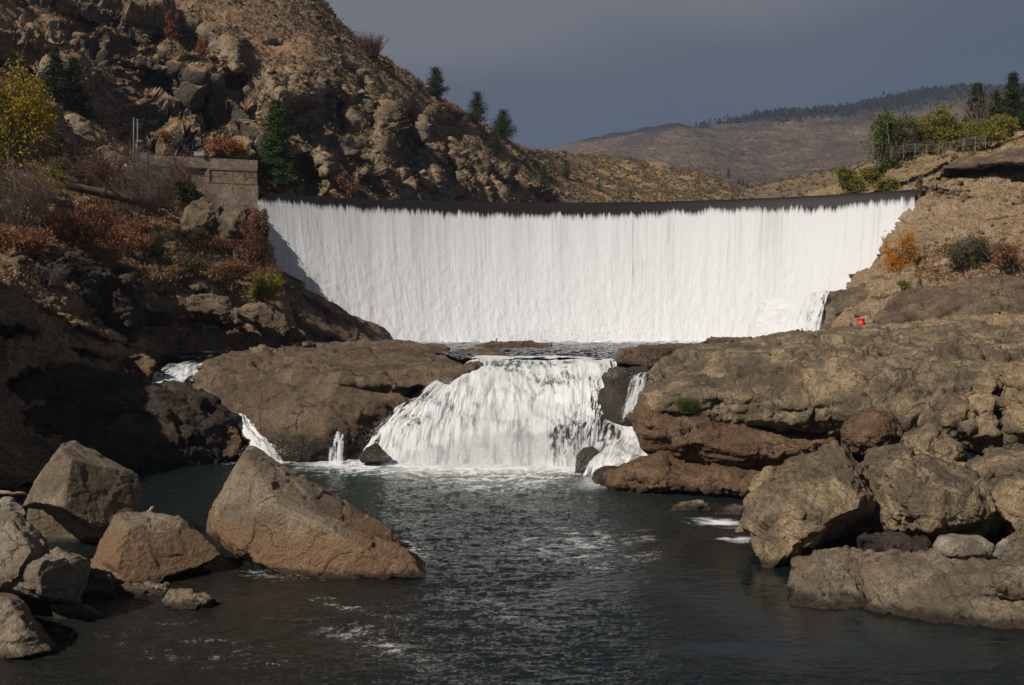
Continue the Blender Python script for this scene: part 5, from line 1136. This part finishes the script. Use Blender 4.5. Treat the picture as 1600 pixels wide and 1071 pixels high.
# autumn brush on the left bank
LB = [ # px,py,w,h,mat,leaf count,kind,label
 (18,350,90,90,L_rbr,500,'b','grey pink bare bush at the left edge below the cottonwood'),
 (55,330,80,60,L_rbr,900,'s','rusty bush under the left end of the rusty pipe'),
 (95,290,60,44,L_olv,1200,'s','dark olive bush above the left end of the pipe'),
 (150,285,56,50,L_rbr,700,'b','orange brown bare bush above the middle of the pipe'),
 (105,250,64,50,L_rbr,800,'b','reddish bare bush on the slope below the pair of firs'),
 (170,240,60,34,L_red,900,'s','low rust coloured brush left of the twin poles'),
 (232,318,80,84,L_rbr,300,'b','tall greyish bare thicket in front of the abutment wing wall'),
 (262,300,70,60,L_rbr,700,'b','rust tipped bare bush against the abutment wing wall'),
 (205,330,70,56,L_rbr,250,'b','dull grey thicket at the right end of the pipe'),
 (136,386,66,64,L_red,2600,'s','vivid rust red bush, left of the two on the left bank'),
 (193,396,64,52,L_red,2300,'s','vivid rust red bush, right of the two on the left bank'),
 (168,350,60,34,L_olv,900,'s','dull olive brush above the two rust red bushes'),
 (165,412,54,26,L_dry,1200,'s','golden dry grass clump between bluff and rust red bushes'),
 (88,366,60,44,L_rbr,900,'s','orange brown brush left of the rust red bushes'),
 (40,392,80,34,L_red,1200,'s','dark rusty brush at the left edge above the shaded rocks'),
 (240,400,60,34,L_olv,1200,'s','olive and tan bush in the middle of the left bank slope'),
 (300,432,64,36,L_olv,1400,'s','olive bush above the sunlit ledge boulders, left one'),
 (348,446,60,40,L_rbr,1300,'s','brown bush above the sunlit ledge boulders, right one'),
 (345,392,50,26,L_rbr,700,'s','small brown bush on the face of the tan outcrop'),
 (390,420,40,76,L_rbr,1900,'s','tall red brown bush at the edge of the dam waterfall'),
 (408,402,22,70,L_olv,1100,'s','narrow olive bush hanging beside the left edge of the waterfall'),
 (408,474,58,48,L_ygr,2600,'s','yellow green bush at the foot of the waterfall edge'),
 (425,455,40,40,L_rbr,1000,'s','brown bush between the yellow green bush and the waterfall'),
 (250,440,50,24,L_dry,900,'s','dry golden clump right of the rugged dark bluff'),
 (205,440,44,22,L_olv,700,'s','dark olive clump on top of the rugged dark bluff'),
 (305,380,40,22,L_olv,600,'s','small olive bush on the left flank of the tan outcrop'),
 (70,440,60,30,L_rbr,160,'b','dead grey bush overhanging the shaded rocks')]
for i, (px, py, w_, h_, mt, n_, kd, lab) in enumerate(LB):
    grp = 'autumn bushes on the left bank'
    w_ *= 1.12; h_ *= 1.25
    if kd == 's': shrub(px, py, w_, h_, g_lb, mt, lab, seed=200+i, n=int(n_*3.2), leaf=.125, stems=26, group=grp, twig=M_twigr)
    else: brush(px, py, w_, h_, g_lb, lab, 200+i, 150, leaves=n_, leafm=mt, group=grp, mat=M_twigr if i % 2 else M_twig)
for i, (px, py, w_, h_, mt, lab) in enumerate([
 (350,240,60,30,L_red,'wide rust bush behind the abutment parapet'),
 (372,238,36,22,L_org,'orange bush behind the right part of the abutment parapet'),
 (262,232,40,34,L_red,'rust red bush behind the left part of the abutment parapet'),
 (425,300,60,22,L_rbr,'orange brown brush at the waterline under the tall fir'),
 (545,308,40,42,L_rbr,'rusty bush at the cliff foot above the dam crest'),
 (318,90,20,40,L_red,'red bush in a cleft high on the left cliff, lower of two'),
 (268,60,22,50,L_red,'red bush in a cleft high on the left cliff, upper of two'),
 (715,190,34,18,L_rbr,'rusty brush on the ridge between the two upper pines'),
 (700,172,24,14,L_rbr,'small rusty brush right under the uppermost ridge pine')]):
    shrub(px, py, w_, h_, g_hill, mt, lab, seed=300+i, n=1200, leaf=.22, stems=20, twig=M_twigr)
# sagebrush and grass (uncountable)
def scatter(name, g, n, mat, label, size, cond, seed, blades=9, leaf=.3, up=.6):
    rg = np.random.default_rng(seed); nn = gnormals(g).reshape(-1, 3); nn = nn*np.sign(nn[:, 2:3]+1e-9); p = g.reshape(-1, 3); ok = cond(p, nn)
    A = np.linalg.norm(np.cross(np.gradient(g, axis=0), np.gradient(g, axis=1)), axis=2).ravel()*ok
    A /= A.sum(); idx = rg.choice(len(p), n, p=A); b = p[idx]; s = size*(.5+rg.random(n))[:, None, None]
    c = b[:, None]+rg.normal(size=(n, blades, 3))*s*np.array([.5, .5, .28])+np.array([0, 0, 1])*s*up*.6
    o = link(name, tri_mesh(name, tris(c.reshape(-1, 3), leaf, rg)), mat); tag(o, label, kind='stuff')
def px_of(p): return p[:, 0]/p[:, 1]*F+800, HOR-p[:, 2]/p[:, 1]*F
def c_up(p, n):
    x, y = px_of(p); cl = perlin(p/7, 400) > -.25; return (n[:, 2] > .42)*cl*(x > -60)*(y > -60)*(y < 345)*(np.where(p[:, 1] > 225, 1, .55))
scatter('sagebrush', g_hill, 16000, L_sage, 'grey green sagebrush dotting the dry canyon hillside', .55, c_up, 1, 9, .30)
scatter('dry_grass', g_hill, 16000, L_dry, 'tan bunch grass on the dry canyon hillside', .40, c_up, 2, 7, .26)
scatter('sagebrush', g_slope, 2600, L_sage, 'sagebrush on the low slope behind the right end of the dam', .7, lambda p, n: (px_of(p)[0] < 1620)*1.0, 3, 9, .34)
scatter('dry_grass', g_lb, 9000, L_dry, 'dry golden grass between the bushes of the left bank', .30, lambda p, n: (n[:, 2] > .35)*(px_of(p)[1] < 455)*(px_of(p)[0] > -60)*(px_of(p)[0] < 440)*(perlin(p/3, 401) > -.1), 4, 9, .16)
scatter('brushwood', g_lb, 5000, L_rbr, 'low red brown ground brush of the left bank', .35, lambda p, n: (px_of(p)[1] < 430)*(px_of(p)[0] > -60)*(px_of(p)[0] < 420)*(perlin(p/3, 402) > 0), 5, 10, .16)
scatter('dry_grass', g_rb, 7000, L_dry, 'tan grass patches on the right bank', .22, lambda p, n: (n[:, 2] > .45)*(px_of(p)[0] > 1380)*(px_of(p)[1] < 470)*(perlin(p/2.5, 403) > .05), 6, 8, .12)
scatter('brushwood', g_rb, 2500, L_rbr, 'rust brown low brush on the right bank', .3, lambda p, n: (px_of(p)[0] > 1430)*(px_of(p)[1] < 440)*(px_of(p)[1] > 385), 7, 9, .13)
# far conifer wood on the distant ridge, and the lone far trees
rg = np.random.default_rng(9); vs = []
X, Y = px_of(g_far.reshape(-1, 3)); pf = g_far.reshape(-1, 3)
def farcone(b, h, r, n=26):
    t = rg.random(n); a = rg.random(n)*2*np.pi; q = np.stack([np.cos(a)*r*(1-t)*.9, np.sin(a)*r*(1-t)*.9, t*h], 1)+b; return tris(q, r*.8, rg)
top = g_far[:, 39]   # silhouette row
tx = top[:, 0]/top[:, 1]*F+800
for k in range(2600):
    px = 1075+rg.random()**.9*560
    if px < 1150 and rg.random() < .75: continue
    i = np.argmin(abs(tx-px)); j = 30+int(abs(rg.normal())*(16 if px > 1200 else 8)); j = min(j, 100)
    b = g_far[i, j]+np.array([rg.normal()*5, 0, -2]); vs.append(farcone(b, rg.uniform(8, 15), rg.uniform(2.0, 3.4), 20))
o = link('distant_wood', tri_mesh('distant_wood', np.concatenate(vs)), L_nav); tag(o, 'dark conifer wood along the top of the distant ridge', kind='stuff')
conifer(1138, 276, 14, 8, None, L_nav, 'lone dark conifer standing by itself far behind the dam', seed=70, dens=.4, D=640, name='conifer')
for i, (px, py, h_) in enumerate(((1155,287,8),(1161,290,10),(1168,293,9),(1175,297,8))):
    conifer(px, py, h_, 9, None, L_nav, ['leftmost','second','third','rightmost'][i]+' in the little row of far dark conifers behind the dam', seed=71+i, dens=.35, D=560-i*15, name='conifer', group='far row of conifers behind the dam')

# loose rubble (uncountable)
def rubble(g, n, mat, label, size, cond, seed):
    rg = np.random.default_rng(seed); nn = gnormals(g).reshape(-1, 3); nn = nn*np.sign(nn[:, 2:3]+1e-9); p = g.reshape(-1, 3); A = np.linalg.norm(np.cross(np.gradient(g, axis=0), np.gradient(g, axis=1)), axis=2).ravel()*cond(p, nn)
    A /= A.sum(); idx = rg.choice(len(p), n, p=A); bm = bmesh.new(); bmesh.ops.create_icosphere(bm, subdivisions=1, radius=1.0)
    iv = np.array([v.co[:] for v in bm.verts]); fi = np.array([[v.index for v in f.verts] for f in bm.faces]); bm.free()
    s = size*(.4+rg.random(n)**3*2.2)[:, None, None]; V = iv[None]*(1+.35*rg.normal(size=(n, len(iv), 1)))*np.array([1.2, 1, .65])*s
    a = rg.random(n)*6.28; c, d = np.cos(a)[:, None], np.sin(a)[:, None]; V = np.stack([V[..., 0]*c-V[..., 1]*d, V[..., 0]*d+V[..., 1]*c, V[..., 2]], -1)+p[idx][:, None]
    F_ = fi[None]+np.arange(n)[:, None, None]*len(iv); o = link('rubble', mesh_np('rubble', V.reshape(-1, 3), F_.reshape(-1, 3), False), mat); tag(o, label, kind='stuff')
rubble(g_lb, 2600, M_cliffR, 'loose stones scattered over the left bank', .22, lambda p, n: (n[:, 2] > .3)*(px_of(p)[0] > -40)*(px_of(p)[0] < 420)*(px_of(p)[1] > 330)*(px_of(p)[1] < 540)*(perlin(p/4, 410) > -.1), 11)
rubble(g_rb, 1800, M_cliffR, 'loose stones scattered over the right bank', .20, lambda p, n: (n[:, 2] > .3)*(px_of(p)[0] > 1300)*(px_of(p)[1] < 520)*(perlin(p/4, 411) > 0), 12)
rubble(g_hill, 1500, M_grey, 'loose stones and small outcrops on the canyon hillside', .38, lambda p, n: (n[:, 2] > .3)*(px_of(p)[0] > -40)*(px_of(p)[1] > -40)*(px_of(p)[1] < 330)*(perlin(p/9, 412) > .08), 13)
# cliff beside the viewer on the left, outside the picture; it shades the near left bank
rock('cliff', [
  [(-34,38,-12),(-36,38,4),(-44,36,14),(-70,36,24),(-70,38,-12),(-37,57,-12),(-37.5,56,10),(-44,56,17),(-70,58,26),(-70,60,-12)],
  [(-37,54,-12),(-38.5,55,9),(-46,55,14),(-70,56,22),(-41,65,-12),(-41,65,2),(-50,66,6),(-74,72,14),(-74,72,-12)]],
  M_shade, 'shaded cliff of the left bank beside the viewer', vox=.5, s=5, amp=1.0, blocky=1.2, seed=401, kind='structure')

# thin autumn haze in the valley air
hz = N('valley_haze'); hv = hz.n('VolumePrincipled', i={'Color': (.62, .74, 1.0, 1), 'Density': HAZE, 'Anisotropy': 0.0}); hz.t.links.new(hv.outputs[0], hz.out.inputs['Volume'])
if HAZE:
    m = MB(); m.box(-3100, -300, -62, 4100, 3100, 330); o = m.build('haze', hz.m); tag(o, 'thin blue valley haze', kind='stuff')
